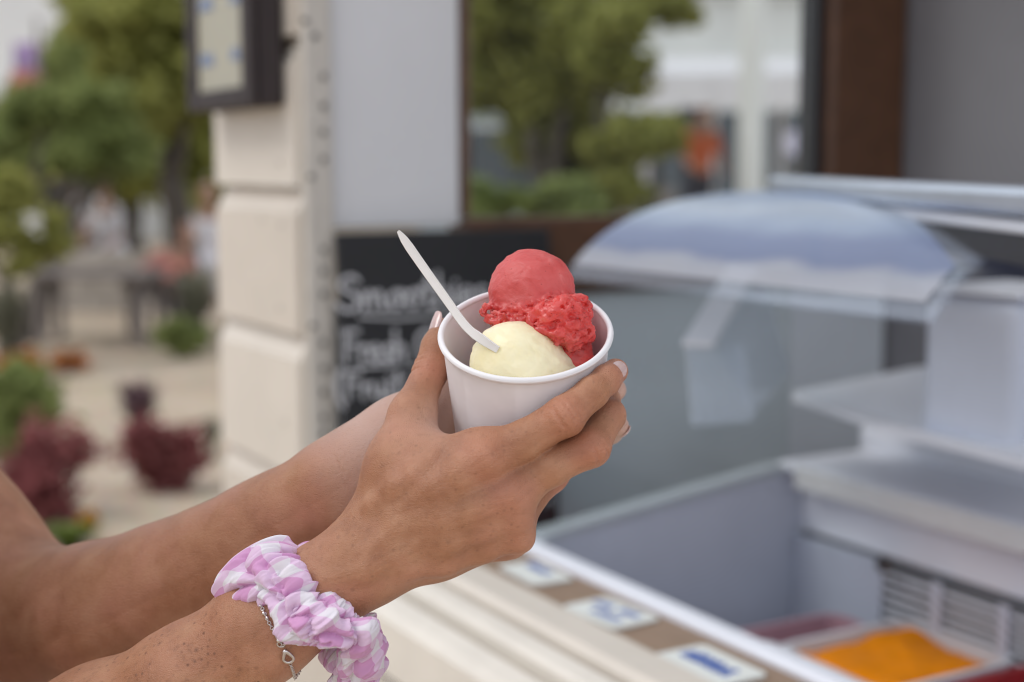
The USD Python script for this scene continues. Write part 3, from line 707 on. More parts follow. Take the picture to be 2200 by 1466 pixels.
# ------------------------------------------------------------------ the kiosk
beige = mat('beige_paint', (.66, .60, .52), .5, .07, 9, bump=.04, bscale=60, bdist=.0006)
beige2 = mat('beige_paint_worn', (.62, .555, .475), .52, .09, 9, bump=.04, bscale=60, bdist=.0006)
whit = mat('cream_paint', (.74, .69, .61), .45, .08, 18, bump=.08, bscale=120, bdist=.0006)
groove = mat('olive_groove', (.30, .26, .19), .7, .2, 30)
trim_m = mat('pale_trim', (.58, .54, .48), .5, .12, 30)
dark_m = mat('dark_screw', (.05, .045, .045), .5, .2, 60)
whitep = mat('white_panel', (.70, .70, .71), .4, .05, 5)
brown = mat('brown_wood', (.115, .052, .026), .35, .35, 30, bump=.1, bscale=90)
black = mat('black_seal_and_shade', (.018, .017, .020), .45, .2, 40)
greyw = mat('grey_lining', (.22, .215, .23), .6, .08, 6)
slate = mat('slate', (.014, .014, .016), .55, .25, 12)
chalk = mat('chalk', (.66, .66, .68), .9, .25, 160)
ledge_m = mat('tan_ledge', (.30, .205, .14), .55, .18, 26, bump=.1, bscale=200)
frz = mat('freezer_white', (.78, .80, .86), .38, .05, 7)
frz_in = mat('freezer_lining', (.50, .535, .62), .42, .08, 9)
steel = mat('brushed_steel', (.62, .66, .74), .3, .08, 12, metallic=.85)
card = mat('price_card', (.74, .76, .72), .45, .04, 60)
ink = mat('blue_ink', (.10, .17, .46), .6, .15, 300)
menu_ink = mat('faded_blue_ink', (.20, .26, .40), .6, .15, 300)
menu_p = mat('menu_paper', (.38, .36, .28), .5, .05, 40)
darkbrown = mat('dark_brown_frame', (.030, .020, .020), .7, .25, 40)
glass = usdkit.material(stage, '/World/Looks/window_glass', {'gb': ('geometry', {}), 'ib': ('math', {'math_type': 'subtract', 'value1': 1.0}), 'fm': ('math', {'math_type': 'multiply'}), 'f': ('fresnel', {'IOR': 1.5}), 't': ('transparent_bsdf', {'color': (.93, .95, .94)}), 'g': ('glossy_bsdf', {'roughness': .01, 'color': (1, 1, 1)}), 'm': ('mix_closure', {})},
                        [('gb.backfacing', 'ib.value2'), ('f.fac', 'fm.value1'), ('ib.value', 'fm.value2'), ('fm.value', 'm.fac'), ('t.BSDF', 'm.closure1'), ('g.BSDF', 'm.closure2')], surface='m.closure')
hazy = usdkit.material(stage, '/World/Looks/display_glass', {'gb': ('geometry', {}), 'ib': ('math', {'math_type': 'subtract', 'value1': 1.0}), 'fm': ('math', {'math_type': 'multiply'}), 'f': ('fresnel', {'IOR': 1.75}), 't': ('transparent_bsdf', {'color': (.97, .98, .985)}), 'g': ('glossy_bsdf', {'roughness': .03, 'color': (.86, .92, 1.0)}), 'm': ('mix_closure', {}),
                        'd': ('diffuse_bsdf', {'color': (.62, .68, .78)}), 'm2': ('mix_closure', {'fac': .05})},  # gloss tinted blue in place of blue sky; diffuse share adds milky veil
                       [('gb.backfacing', 'ib.value2'), ('f.fac', 'fm.value1'), ('ib.value', 'fm.value2'), ('fm.value', 'm.fac'), ('t.BSDF', 'm.closure1'), ('g.BSDF', 'm.closure2'), ('m.closure', 'm2.closure1'), ('d.BSDF', 'm2.closure2')], surface='m2.closure')
acryl = usdkit.material(stage, '/World/Looks/acrylic', {'gb': ('geometry', {}), 'ib': ('math', {'math_type': 'subtract', 'value1': 1.0}), 'fm': ('math', {'math_type': 'multiply'}), 'f': ('fresnel', {'IOR': 1.5}), 't': ('transparent_bsdf', {'color': (.9, .93, .95)}), 'g': ('glossy_bsdf', {'roughness': .04}), 'm': ('mix_closure', {}),
                        'd': ('diffuse_bsdf', {'color': (.70, .74, .80)}), 'm2': ('mix_closure', {'fac': .16})},
                       [('gb.backfacing', 'ib.value2'), ('f.fac', 'fm.value1'), ('ib.value', 'fm.value2'), ('fm.value', 'm.fac'), ('t.BSDF', 'm.closure1'), ('g.BSDF', 'm.closure2'), ('m.closure', 'm2.closure1'), ('d.BSDF', 'm2.closure2')], surface='m2.closure')

AF = 1.80           # the end wall of the kiosk
AN = -0.45          # the near end, behind the frame
# ground course of planks: the pillar at the far end
def plank_prof(b, h=.20, t=.045):
    return [(b, 0), (b, h * .815), (b + .004, h * .83), (b + .017, h * .975), (b + .017, h - .003), (b + t, h - .003), (b + t, 0)]
pil = thing('plank_pillar', S(AF, .70, 0), 'beige plank-clad pillar at the far end of the kiosk counter, carrying the menu box', 'pillar')
O = S(AF, .70, 0)
for k in range(-4, 8):
    z = .828 + .2 * k
    m = prism([(x, y) for x, y in plank_prof(0.0)], S(AF + .006, .70, z) - O, BX, ZX, AX, .335)
    obj('plank', m, beige if k % 2 else beige2, pil)
obj('corner_trim', frame_box(S(AF - .012, .708, .02) - O, AX, BX, ZX, .016, .040, 2.4, .003), trim_m, pil)
screw = trimesh.creation.cylinder(.0042, .003, sections=10)
def screw_at(p, n):
    M = trimesh.geometry.align_vectors([0, 0, 1], n); M[:3, 3] = p - O; m = screw.copy(); m.apply_transform(M); return m
for px, py in ((655, 45), (676, 78), (672, 700), (668, 380)):
    obj('screw', screw_at(on_a(px, py, AF - .0135), -AX), dark_m, pil)
for px, py in ((600, 350), (602, 482), (600, 660), (560, 470), (610, 905)):
    obj('nail_head', screw_at(on_b(px, py, .699), -BX), trim_m, pil)
strip = [frame_box(on_a(690, y, AF - .013) - O, BX, ZX, -AX,   .006, .009, .003, .001) for y in (172, 236, 292, 350, 545, 590, 640, 745, 800, 850, 905, 940)]
obj('hinge_strip', cat(strip), dark_m, pil)

# end wall: white panel, window frame, lower lining
lowp = mat('pale_grey_lining', (.68, .73, .78), .6, .08, 6)
ew = thing('kiosk_end_wall', S(AF, .75, 0), 'white and brown end wall of the kiosk with a big window', 'wall')
O = S(AF, .75, 0)
zb = 1.372
obj('white_panel', sbx(AF, AF + .03, .737, .945, zb, 2.42, .002).apply_translation(-O), whitep, ew)
obj('lower_panel', sbx(AF + .01, AF + .05, .737, 1.78, 0, 1.262).apply_translation(-O), lowp, ew)
obj('bottom_rail', sbx(AF - .005, AF + .05, .950, 1.598, 1.265, 1.380, .006).apply_translation(-O), brown, ew)
obj('stile', sbx(AF - .004, AF + .045, .9475, .9615, 1.383, 2.42, .003).apply_translation(-O), brown, ew)
obj('rebate', sbx(AF - .004, AF + .04, 1.600, 1.616, 1.265, 2.42, .003).apply_translation(-O), black, ew)
obj('corner_post', sbx(AF - .02, AF + .06, 1.619, 1.788, 1.264, 2.42, .008).apply_translation(-O), brown, ew)
obj('window_pane', sbx(AF + .018, AF + .024, .962, 1.5985, 1.381, 2.42).apply_translation(-O), glass, ew)
bw = thing('kiosk_back_wall', S(0, 1.79, 0), 'dim grey back wall of the kiosk at the right edge', 'wall')
O = S(0, 1.79, 0)
obj('lining', sbx(AN, AF + .06, 1.79, 1.83, 0, 2.42).apply_translation(-O), greyw, bw)
rf = thing('added_roof', S(0, .7, 2.42), 'unseen flat roof added over the back of the kiosk to dim its inside', 'roof')
obj('added_roof_deck', sbx(AN + .2, AF + .10, 1.25, 1.95, 2.424, 2.52, .01).apply_translation(-S(0, .7, 2.42)), beige2, rf)  # roof added out of view for shade, cut back so the glass mirrors sky
obj('header', sbx(AN, AF - .02, .70, .74, 2.16, 2.42, .004).apply_translation(-S(0, .7, 2.42)), beige, rf)

# counter: ledge, nosing boards and planks below
ct = thing('kiosk_counter', S(0, .7, 0), 'beige stepped wooden counter front with a tan ledge for price cards', 'counter')
O = S(0, .7, 0)
a0, a1 = AN, AF - .02
def run(prof, mt, name, aa=a0, ab=a1):
    obj(name, prism(prof, S(aa, 0, 0) - O, BX, ZX, AX, ab - aa), mt, ct)
run([(.752, .960), (.829, .960), (.829, 1.0), (.752, 1.0)], ledge_m, 'ledge')
run([(.700, .962), (.750, .962), (.750, 1.004), (.7075, 1.004), (.700, .997)], beige, 'top_board')
run([(.668, .94), (.694, .94), (.694, .992), (.690, .994), (.673, .991), (.668, .986)], whit, 'nosing')
run([(.628, .90), (.658, .90), (.658, .976), (.654, .978), (.636, .972), (.628, .962)], whit, 'lower_nosing')
for k in range(5):
    z = .70 - .2 * k + .002
    run([(x + .642, y + z) for x, y in plank_prof(0)], beige if k % 2 else beige2, 'plank')
run([(.6585, .904), (.6675, .904), (.6675, .962), (.6585, .962)], groove, 'groove')
run([(.6945, .945), (.6995, .945), (.6995, .984), (.6945, .984)], groove, 'groove')
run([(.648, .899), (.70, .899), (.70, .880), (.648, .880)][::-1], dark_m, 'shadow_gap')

# price cards on the ledge
def strokes(lines, w, o, ex, ey, n, depth=.0006):
    ms = []
    for l in lines:
        g = LineString(l).buffer(w / 2, quad_segs=3)
        ms.append(prism(g, o, ex, ey, n, depth))
    return cat(ms)
rs = random.Random(5)
def scribble(x0, x1, y, h, rs, step=.006):
    """A handwritten word: loops along a line."""
    out = []; x = x0
    while x < x1 - step:
        pts = [(x, y + h * rs.uniform(0, .2)), (x + step * .3, y + h * rs.uniform(.7, 1.1)), (x + step * .7, y + h * rs.uniform(.5, 1)), (x + step * .6, y + h * rs.uniform(-.1, .2)), (x + step * 1.15, y + h * rs.uniform(0, .3))]
        out.append(pts); x += step * rs.uniform(1.0, 1.3)
    return out
cards = [((1150, 1236), .052, .085, [(.010, .062, .030, .012)], 'small price card with blue writing, nearest the far end of the ledge'),
         ((1312, 1322), .060, .088, [(.008, .040, .034, .011), (.046, .080, .036, .012), (.030, .074, .014, .010)], 'price card with two lines of blue writing, middle one of the tan ledge'),
         ((1522, 1436), .062, .095, [(.012, .088, .024, .020)], 'price card with one bold blue word, nearest on the ledge')]
for (px, py), w, l, words, lab in cards:
    p = on_z(px, py, 1.0); aa, bb, _ = abz(p)
    rot = rs.uniform(-.12, .12)
    ex = -(AX * math.cos(rot) + BX * math.sin(rot)); ey = BX * math.cos(rot) - AX * math.sin(rot)
    o = S(aa, bb, 1.0015) - ex * l / 2 - ey * w / 2
    c = thing('price_card', o, lab, 'price card')
    til = ZX * .006
    obj('card', prism(round_rect(l, w, .008), Z0, ex, ey, ZX, .0022), card, c)
    lines = []
    for x0, x1, y, h in words: lines += scribble(x0, x1, y, h, rs, .0085 if h > .015 else .006)
    tag(obj('writing', strokes(lines, .0032 if words[0][3] > .015 else .0020, np.array([0, 0, .0023]), ex, ey, ZX), ink, c), kind='stuff')

# menu box on the pillar
MB0 = S(1.835, .70, 1.535)
mb = thing('menu_box', MB0, 'dark brown framed menu box with cream price sheet, hung on the plank pillar', 'menu box')
obj('case', sbx(1.835, 2.115, .662, .698, 1.535, 2.10, .004).apply_translation(-MB0), darkbrown, mb)
for (q0, q1, z0, z1) in ((1.835, 1.872, 1.535, 2.10), (2.078, 2.115, 1.535, 2.10), (1.873, 2.077, 1.535, 1.562)):
    obj('frame_bar', sbx(q0, q1, .650, .6615, z0, z1, .003).apply_translation(-MB0), darkbrown, mb)
obj('menu_sheet', sbx(1.874, 2.076, .657, .661, 1.563, 2.09).apply_translation(-MB0), menu_p, mb)
words = []
for r in range(6):
    z = 1.60 + .078 * r
    for x0, x1 in ((1.885, 1.925), (2.005, 2.06)):
        q = scribble(0, x1 - x0, 0, .016, rs, .012)
        words.append(strokes(q, .006, S(x1, .6565, z) - MB0, -AX, ZX, -BX, .0006))
for w_ in words: obj('writing', w_, menu_ink, mb)

# chalkboard
BO = S(1.735, .741, .905); tilt = math.radians(4)
ey = ZX * math.cos(tilt) + AX * math.sin(tilt); nb_ = -AX * math.cos(tilt) + ZX * math.sin(tilt)
bexv = BX
cb = thing('chalkboard', BO, 'black chalkboard with white handwriting leaning below the white panel', 'chalkboard')
bw_, bh_ = .335, .462
obj('slate', frame_box(Z0, bexv, ey, -nb_, bw_, bh_, .010, .003), slate, cb)
def on_board(px, py):
    r = ray(px, py); t = ((BO - CAM) @ nb_) / (r @ nb_); q = CAM + t * r - BO
    return q @ bexv, q @ ey
GL = {
 'S': [[(.62, .86), (.45, 1.0), (.2, .95), (.1, .74), (.3, .56), (.55, .42), (.6, .18), (.4, .0), (.12, .04), (.0, .18)]],
 'm': [[(.0, .5), (.06, .0)], [(.06, .3), (.2, .5), (.3, .42), (.31, .0)], [(.31, .3), (.46, .5), (.56, .4), (.6, .02), (.68, .04)]],
 'o': [[(.26, .5), (.06, .36), (.04, .14), (.2, .0), (.38, .12), (.4, .36), (.26, .5), (.5, .46)]],
 't': [[(.2, .95), (.16, .12), (.26, .0), (.38, .06)], [(.0, .62), (.42, .66)]],
 'h': [[(.06, 1.0), (.04, .0)], [(.05, .3), (.22, .5), (.36, .4), (.36, .0), (.44, .04)]],
 'i': [[(.08, .5), (.08, .06), (.18, .02)], [(.09, .68), (.10, .72)]],
 'e': [[(.04, .26), (.36, .30), (.32, .46), (.18, .5), (.04, .34), (.06, .1), (.22, .0), (.42, .1)]],
 's': [[(.34, .44), (.2, .5), (.08, .4), (.22, .26), (.34, .14), (.22, .0), (.04, .06)]],
 'F': [[(.1, 1.0), (.08, .0)], [(.0, .98), (.56, 1.0)], [(.08, .54), (.44, .56)]],
 'r': [[(.05, .5), (.07, .0)], [(.07, .3), (.2, .48), (.34, .46)]],
 'O': [[(.4, 1.0), (.12, .82), (.02, .46), (.16, .1), (.42, .0), (.7, .2), (.76, .6), (.6, .92), (.4, 1.0)]],
 'u': [[(.04, .5), (.06, .12), (.2, .0), (.34, .14), (.36, .5)], [(.36, .2), (.40, .0), (.48, .04)]],
 '(': [[(.22, 1.1), (.04, .7), (.04, .2), (.24, -.32)]],
}
WD = {'S': .72, 'm': .76, 'o': .52, 't': .44, 'h': .50, 'i': .24, 'e': .48, 's': .42, 'F': .56, 'r': .38, 'O': .86, 'u': .52, '(': .34, ' ': .34}
def write(text, p0, p1, hpx, sw):
    """Chalk handwriting between two points of the board (as the photograph shows them)."""
    (x0, y0), (x1, y1) = on_board(*p0), on_board(*p1); hh = on_board(p0[0], p0[1] - hpx)[1] - y0
    tot = sum(WD[c] for c in text); sx = (x1 - x0) / tot; x = 0; out = []
    for c in text:
        for l in GL.get(c, []):
            q = bez([(x0 + (x + a) * sx, y0 + (y1 - y0) * (x + a) / tot + b * hh, 0) for a, b in l], 16)[:, :2] if len(l) > 2 else [(x0 + (x + a) * sx, y0 + (y1 - y0) * (x + a) / tot + b * hh) for a, b in l]
            out.append([tuple(t) for t in q])
        x += WD[c]
    return strokes(out, sw, nb_ * .0003, bexv, ey, nb_, .0006)
obj('chalk_line', write('Smoothies', (726, 668), (1050, 652), 72, .0056), chalk, cb)
obj('chalk_line', write('Fresh O', (738, 778), (945, 772), 66, .0054), chalk, cb)
obj('chalk_line', write('(Fruit m', (722, 858), (935, 848), 58, .0052), chalk, cb)
ul = [[on_board(772, 680), on_board(860, 684), on_board(1010, 672)], [on_board(772, 788), on_board(850, 784)], [on_board(880, 790), on_board(930, 784)], [on_board(1168, 1086), on_board(1180, 1070), on_board(1188, 1082)]]
obj('underline', strokes(ul, .0036, nb_ * .0003, bexv, ey, nb_, .0006), chalk, cb)

# ------------------------------------------------------------------ display freezer
FZ = S(.9, .85, 0)
fz = thing('display_freezer', FZ, 'white ice cream display freezer with curved glass behind the counter', 'freezer')
def fpart(name, m, mt, **k): return obj(name, m.apply_translation(-FZ), mt, fz, **k)
AE = 1.425
fpart('front_edge', sbx(AN, AE + .02, .8315, .856, .88, 1.008, .004), frz)
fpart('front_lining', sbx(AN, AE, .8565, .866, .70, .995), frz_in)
# end panel rising to the back
ep = prism([(.835, .70), (1.262, .70), (1.262, 1.052), (1.23, 1.052), (.857, 1.006), (.835, 1.002)], S(AE, 0, 0), BX, ZX, AX, .022)
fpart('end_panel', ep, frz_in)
fpart('end_capping', prism([(.858, 1.007), (1.23, 1.053), (1.23, 1.062), (.858, 1.016)], S(AE - .004, 0, 0), BX, ZX, AX, .032), mat('green_edge', (.40, .44, .47), .25, .05, 20))
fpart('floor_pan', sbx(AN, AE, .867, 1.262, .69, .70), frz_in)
fpart('back_upstand', sbx(AN, AE + .02, 1.2635, 1.288, .97, 1.050, .004), frz)
fpart('back_shelf', sbx(AN, AE + .022, 1.236, 1.40, 1.0505, 1.064, .004), frz)
fpart('bumper_strip', sbx(AN, AE - .02, 1.232, 1.2355, 1.036, 1.063), mat('cream_strip', (.66, .66, .65), .5, .05, 20))
fpart('upper_deck', sbx(AN, AE + .05, 1.402, 1.70, 1.02, 1.098, .012), frz)
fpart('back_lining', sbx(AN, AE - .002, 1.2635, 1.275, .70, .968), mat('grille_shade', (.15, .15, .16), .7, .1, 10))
# air grille
ga1 = 1.27
for k in range(19):
    z = .722 + .0128 * k
    fpart('slat', sbx(.35, ga1, 1.2485, 1.2555, z, z + .0034, .001), frz)
for aa in (1.256, 1.16, 1.06, .96, .86, .74, .62):
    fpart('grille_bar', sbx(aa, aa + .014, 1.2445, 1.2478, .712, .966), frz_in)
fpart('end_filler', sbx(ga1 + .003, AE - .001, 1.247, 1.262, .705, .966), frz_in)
fpart('knob', tri(manifold3d.Manifold.cylinder(.012, .010, .008, 16).rotate([90, 0, 0])).apply_translation(on_b(1898, 1212, 1.235)), dark_m)
# curved glass front
gp = np.array([(.848, 1.010), (.848, 1.10), (.851, 1.19), (.860, 1.26), (.884, 1.318), (.925, 1.362), (.985, 1.394), (1.06, 1.413), (1.15, 1.421), (1.24, 1.422)])
gp_all = bez([(x, y, 0) for x, y in gp], 72)[:, :2]
gp3 = gp_all[gp_all[:, 1] > 1.322]
tn = np.gradient(gp3, axis=0); tn /= np.linalg.norm(tn, axis=1, keepdims=True); nrm = np.stack([-tn[:, 1], tn[:, 0]], 1)
outl = np.vstack([gp3, (gp3 - nrm * .006)[::-1]])
def gl_sheet(aa, ab):
    n = len(gp3); V = []; 
    for a in (aa, ab):
        V += [S(a, x, z) for x, z in gp3] + [S(a, x, z) for x, z in gp3 - nrm * .006]
    V = np.array(V); F = []
    for i in range(n - 1):
        o0, o1, i0, i1 = i, i + 1, n + i, n + i + 1; m = 2 * n
        F += [(o0, o1, o1 + m), (o0, o1 + m, o0 + m), (i0, i1 + m, i1), (i0, i0 + m, i1 + m), (o0, i1, o1), (o0, i0, i1), (o0 + m, o1 + m, i1 + m), (o0 + m, i1 + m, i0 + m)]
    for i in (0, n - 1): F += [(i, i + 2 * n, i + 3 * n), (i, i + 3 * n, i + n)]
    t = trimesh.Trimesh(V, F, process=False); t.fix_normals(); return t
fpart('curved_glass', gl_sheet(.85, AE), hazy, smooth=40)
end_out = np.vstack([gp_all, [(1.24, 1.07), (.848, 1.018)]])
fpart('end_glass', prism([tuple(q) for q in end_out], S(AE + .003, 0, 0), BX, ZX, AX, .005), glass)
# sky reflection painted as blue and white bands on the upper curved glass
reflection_m = usdkit.material(stage, '/World/Looks/painted_reflection', {
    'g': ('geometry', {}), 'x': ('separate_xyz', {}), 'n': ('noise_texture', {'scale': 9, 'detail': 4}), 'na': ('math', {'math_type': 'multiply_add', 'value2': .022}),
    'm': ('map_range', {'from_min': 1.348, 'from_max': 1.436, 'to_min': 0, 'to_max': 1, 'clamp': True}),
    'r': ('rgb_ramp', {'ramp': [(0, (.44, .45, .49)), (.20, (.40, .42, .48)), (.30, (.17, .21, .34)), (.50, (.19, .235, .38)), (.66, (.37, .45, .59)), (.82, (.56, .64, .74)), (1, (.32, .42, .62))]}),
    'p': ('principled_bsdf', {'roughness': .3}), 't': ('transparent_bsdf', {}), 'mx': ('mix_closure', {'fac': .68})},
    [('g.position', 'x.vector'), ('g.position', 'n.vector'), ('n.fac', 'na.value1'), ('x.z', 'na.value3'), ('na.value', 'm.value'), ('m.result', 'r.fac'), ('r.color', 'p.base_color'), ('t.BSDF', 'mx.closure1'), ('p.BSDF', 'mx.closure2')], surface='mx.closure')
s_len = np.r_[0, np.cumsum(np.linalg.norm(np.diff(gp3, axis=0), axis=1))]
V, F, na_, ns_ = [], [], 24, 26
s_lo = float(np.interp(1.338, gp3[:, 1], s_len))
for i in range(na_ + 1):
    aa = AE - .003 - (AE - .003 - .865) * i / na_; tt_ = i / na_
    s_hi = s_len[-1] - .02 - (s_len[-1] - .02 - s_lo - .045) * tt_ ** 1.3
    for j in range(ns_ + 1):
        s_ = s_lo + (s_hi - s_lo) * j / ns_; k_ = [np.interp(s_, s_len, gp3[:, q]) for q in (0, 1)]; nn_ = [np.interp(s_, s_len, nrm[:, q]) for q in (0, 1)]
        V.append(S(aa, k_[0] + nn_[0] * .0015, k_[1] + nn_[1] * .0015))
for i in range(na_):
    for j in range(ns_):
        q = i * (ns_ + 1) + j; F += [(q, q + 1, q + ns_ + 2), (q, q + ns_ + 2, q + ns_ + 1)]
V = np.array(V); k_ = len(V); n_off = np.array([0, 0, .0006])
fpart('painted_reflection', trimesh.Trimesh(V, F, process=False), reflection_m, smooth=True)
# top rail of the canopy, seen almost end-on, and a black beam painting the dark inside below it
def beam(p, q, w, h, mt, name, r=.004, h2=None):
    d = q - p; L = np.linalg.norm(d); d = d / L; s = np.cross(d, ZX); s /= np.linalg.norm(s); up = np.cross(s, d)
    m = frame_box(p - s * w / 2 - up * h / 2, d, s, up, L, w, h, r); fpart(name, m, mt)
beam(P(1688, 397, 1.86), P(2420, 446, .98), .05, .022, steel, 'top_rail', .006)
beam(P(1700, 425, 1.86), P(2420, 510, .98), .03, .012, mat('rail_lip', (.66, .70, .78), .35, .05, 20), 'rail_lip', .003)
beam(P(1730, 452, 1.90), P(2440, 556, 1.00), .06, .030, black, 'rail_shade_beam', .004)

# things in and on the freezer
def tub(name, px, py, z, la, lb, h, fill, wallm, label, catg, rot=0, fill_h=.8, seed=1):
    p = S(px, py, z) if px < 10 else on_z(px, py, z); ca, sa = math.cos(rot), math.sin(rot)
    ea, eb = AX * ca + BX * sa, BX * ca - AX * sa
    o = p - ea * la / 2 - eb * lb / 2 - ZX * h
    t = thing(name, o, label, catg)
    outer = round_rect(la, lb, .022); inner_ = outer.buffer(-.004)
    wall = outer.difference(inner_)
    obj('wall', prism(wall, Z0, ea, eb, ZX, h), wallm, t)
    obj('base', prism(inner_, Z0, ea, eb, ZX, .003), wallm, t)
    obj('rim', prism(outer.buffer(.006).difference(outer.buffer(-.002)), ZX * (h + .0006), ea, eb, ZX, .004), wallm, t)
    n = 30; X, Y = np.meshgrid(np.linspace(.006, la - .006, n), np.linspace(.006, lb - .006, n), indexing='ij')
    hz = h * fill_h + .022 * (meshkit.fbm(np.stack([X * 22, Y * 22, X * 0 + seed], -1), 3, seed) - .5) - .012 * (np.maximum(np.abs(X / la - .5), np.abs(Y / lb - .5)) * 2) ** 6
    V = (ea * X[..., None] + eb * Y[..., None] + ZX * hz[..., None]).reshape(-1, 3); F = []
    for i in range(n - 1):
        for j in range(n - 1):
            q = i * n + j; F += [(q, q + n, q + n + 1), (q, q + n + 1, q + 1)]
    obj('ice_cream', trimesh.Trimesh(V, F, process=False), fill, t, True)
    return t
orange_m = mat('orange_sorbet', (.80, .25, .0), .6, .25, 30, spec=.15)
cream_m = mat('cream_gelato', (.66, .66, .58), .5, .12, 26)
pink_m = mat('pink_tub', (.42, .25, .29), .45, .1, 20)
red_m = mat('red_sorbet', (.34, .03, .035), .4, .2, 30)
clear_t = mat('tub_white', (.60, .62, .66), .35, .05, 20)
tub('ice_cream_tub', 1925, 1410, .905, .165, .20, .12, orange_m, clear_t, 'white tub of bright orange sorbet by the freezer grille', 'ice cream tub', 0, 1.0, 3)
tub('ice_cream_tub', 1.150, .966, .912, .150, .128, .12, cream_m, clear_t, 'white tub of pale cream ice cream left of the orange sorbet', 'ice cream tub', 0, .93, 5)
tub('ice_cream_tub', 1.272, 1.09, .893, .06, .24, .10, pink_m, pink_m, 'pink edged tub behind the pale cream ice cream', 'ice cream tub', 0, .7, 7)
tub('ice_cream_tub', 2240, 1512, .905, .15, .20, .12, red_m, red_m, 'dark red tub cut off at the bottom right corner', 'ice cream tub', 0, .95, 9)

# white lid lying slanted on the deck, round-cornered container, dark bowl, scoop holder
def slab(pts, th, n):
    pts = np.array(pts); V = np.vstack([pts, pts - n * th]); k = len(pts); F = []
    for i in range(1, k - 1): F += [(0, i, i + 1), (k, k + i + 1, k + i)]
    for i in range(k): j = (i + 1) % k; F += [(i, k + i, j), (j, k + i, k + j)]
    m = trimesh.Trimesh(V, F, process=False); m.fix_normals(); return m
lp = [P(1702, 842, 1.86), P(1890, 905, 1.64), P(2300, 1010, 1.42), P(2320, 760, 1.78), P(1960, 790, 1.92)]
tag(obj('freezer_lid', slab(lp, .012, ZX), frz), 'white flat freezer lid lying aslant on the back of the freezer', 'lid')
ctr = P(2170, 800, 1.60)
cbx = tri(manifold3d.Manifold.hull(manifold3d.Manifold.compose([manifold3d.Manifold.sphere(.02, 20).translate([x, y, z]) for x in (-.05, .05) for y in (-.05, .05) for z in (-.06, .07)])))
cn = thing('plastic_container', ctr, 'white rounded plastic container at the right edge above the freezer lid', 'container')
Mx = np.eye(4); Mx[:3, 0], Mx[:3, 1] = AX, BX; cbx.apply_transform(Mx)
obj('container_body', cbx, mat('pale_plastic', (.64, .68, .78), .35, .05, 10), cn, 40)
obj('container_lip', frame_box(-AX * .072 - BX * .072 + ZX * .091, AX, BX, ZX, .144, .144, .006, .002), frz, cn)
bp0 = P(2130, 602, 1.86)
bowl = trimesh.creation.icosphere(3, 1.0); bowl.apply_scale((.060, .060, .034)); 
bt = thing('dark_bowl', bp0, 'dark navy bowl behind the curved glass at the right', 'bowl')
obj('bowl_body', bowl, mat('navy', (.020, .024, .045), .4, .1, 20), bt, True)
obj('bowl_foot', tri(manifold3d.Manifold.cylinder(.18, .03, .034, 24)).apply_translation((0, 0, -.205)), mat('navy_foot', (.03, .034, .05), .4, .1, 20), bt, True)
# clear scoop holder with a white sloping top
hp = P(1545, 745, 1.70)
sh = thing('scoop_holder', hp, 'clear plastic holder with a white slanted top standing in the freezer', 'holder')
q = [P(1466, 735, 1.62), P(1532, 738, 1.62), P(1628, 572, 1.78), P(1566, 566, 1.78)]
nn = np.cross(q[1] - q[0], q[3] - q[0]); nn /= np.linalg.norm(nn); nn = nn if nn[2] > 0 else -nn
obj('slanted_top', shifted(slab(q, .006, nn), hp), mat('white_acrylic', (.72, .74, .78), .3, .03, 30), sh)
q = [P(1478, 742, 1.622), P(1600, 742, 1.66), P(1618, 905, 1.68), P(1490, 915, 1.64)]
nn = np.cross(q[1] - q[0], q[3] - q[0]); nn /= np.linalg.norm(nn); nn = nn if nn @ FWD < 0 else -nn
obj('clear_front', shifted(slab(q, .005, nn), hp), acryl, sh)
q = [P(1540, 735, 1.63), P(1632, 585, 1.79), P(1690, 800, 1.85), P(1612, 890, 1.70)]
nn = np.cross(q[1] - q[0], q[3] - q[0]); nn /= np.linalg.norm(nn)
obj('clear_side', shifted(slab(q, .005, nn), hp), acryl, sh)
# ------------------------------------------------------------------ ground and garden behind
grav = usdkit.material(stage, '/World/Looks/gravel', {
    'g': ('geometry', {}), 'n': ('noise_texture', {'scale': 1.3, 'detail': 6, 'roughness': .65}), 'r': ('rgb_ramp', {'ramp': [(.3, (.43, .34, .245)), (.55, (.55, .445, .33)), (.75, (.65, .545, .42))]}),
    'v': ('voronoi_texture', {'scale': 38}), 'mx': ('mix', {'mix_type': 'multiply', 'fac': .3}), 'bu': ('bump', {'strength': .5, 'distance': .02}), 'p': ('principled_bsdf', {'roughness': .95})},
    [('g.position', 'n.vector'), ('n.fac', 'r.fac'), ('g.position', 'v.vector'), ('r.color', 'mx.color1'), ('v.color', 'mx.color2'), ('mx.color', 'p.base_color'), ('v.distance', 'bu.height'), ('bu.normal', 'p.normal')], surface='p.BSDF')
n = 90
gx = np.concatenate([np.linspace(-115, -12, 12), np.linspace(-11, 14, 60), np.linspace(16, 115, 12)]); gy = np.concatenate([np.linspace(-40, -3, 6), np.linspace(-2, 26, 70), np.linspace(30, 175, 14)])
X, Y = np.meshgrid(gx, gy, indexing='ij')
zz = .10 * (meshkit.fbm(np.stack([X * .35, Y * .35, X * 0], -1), 4, 2) - .5) * np.clip((np.hypot(X, Y - 1) - 2.5) / 2, 0, 1)
V = np.stack([X, Y, zz], -1).reshape(-1, 3); ny = len(gy); F = []
for i in range(len(gx) - 1):
    for j in range(ny - 1):
        q = i * ny + j; F += [(q, q + ny, q + ny + 1), (q, q + ny + 1, q + 1)]
tag(obj('ground', trimesh.Trimesh(V, F, process=False), grav, smooth=True), kind='structure')

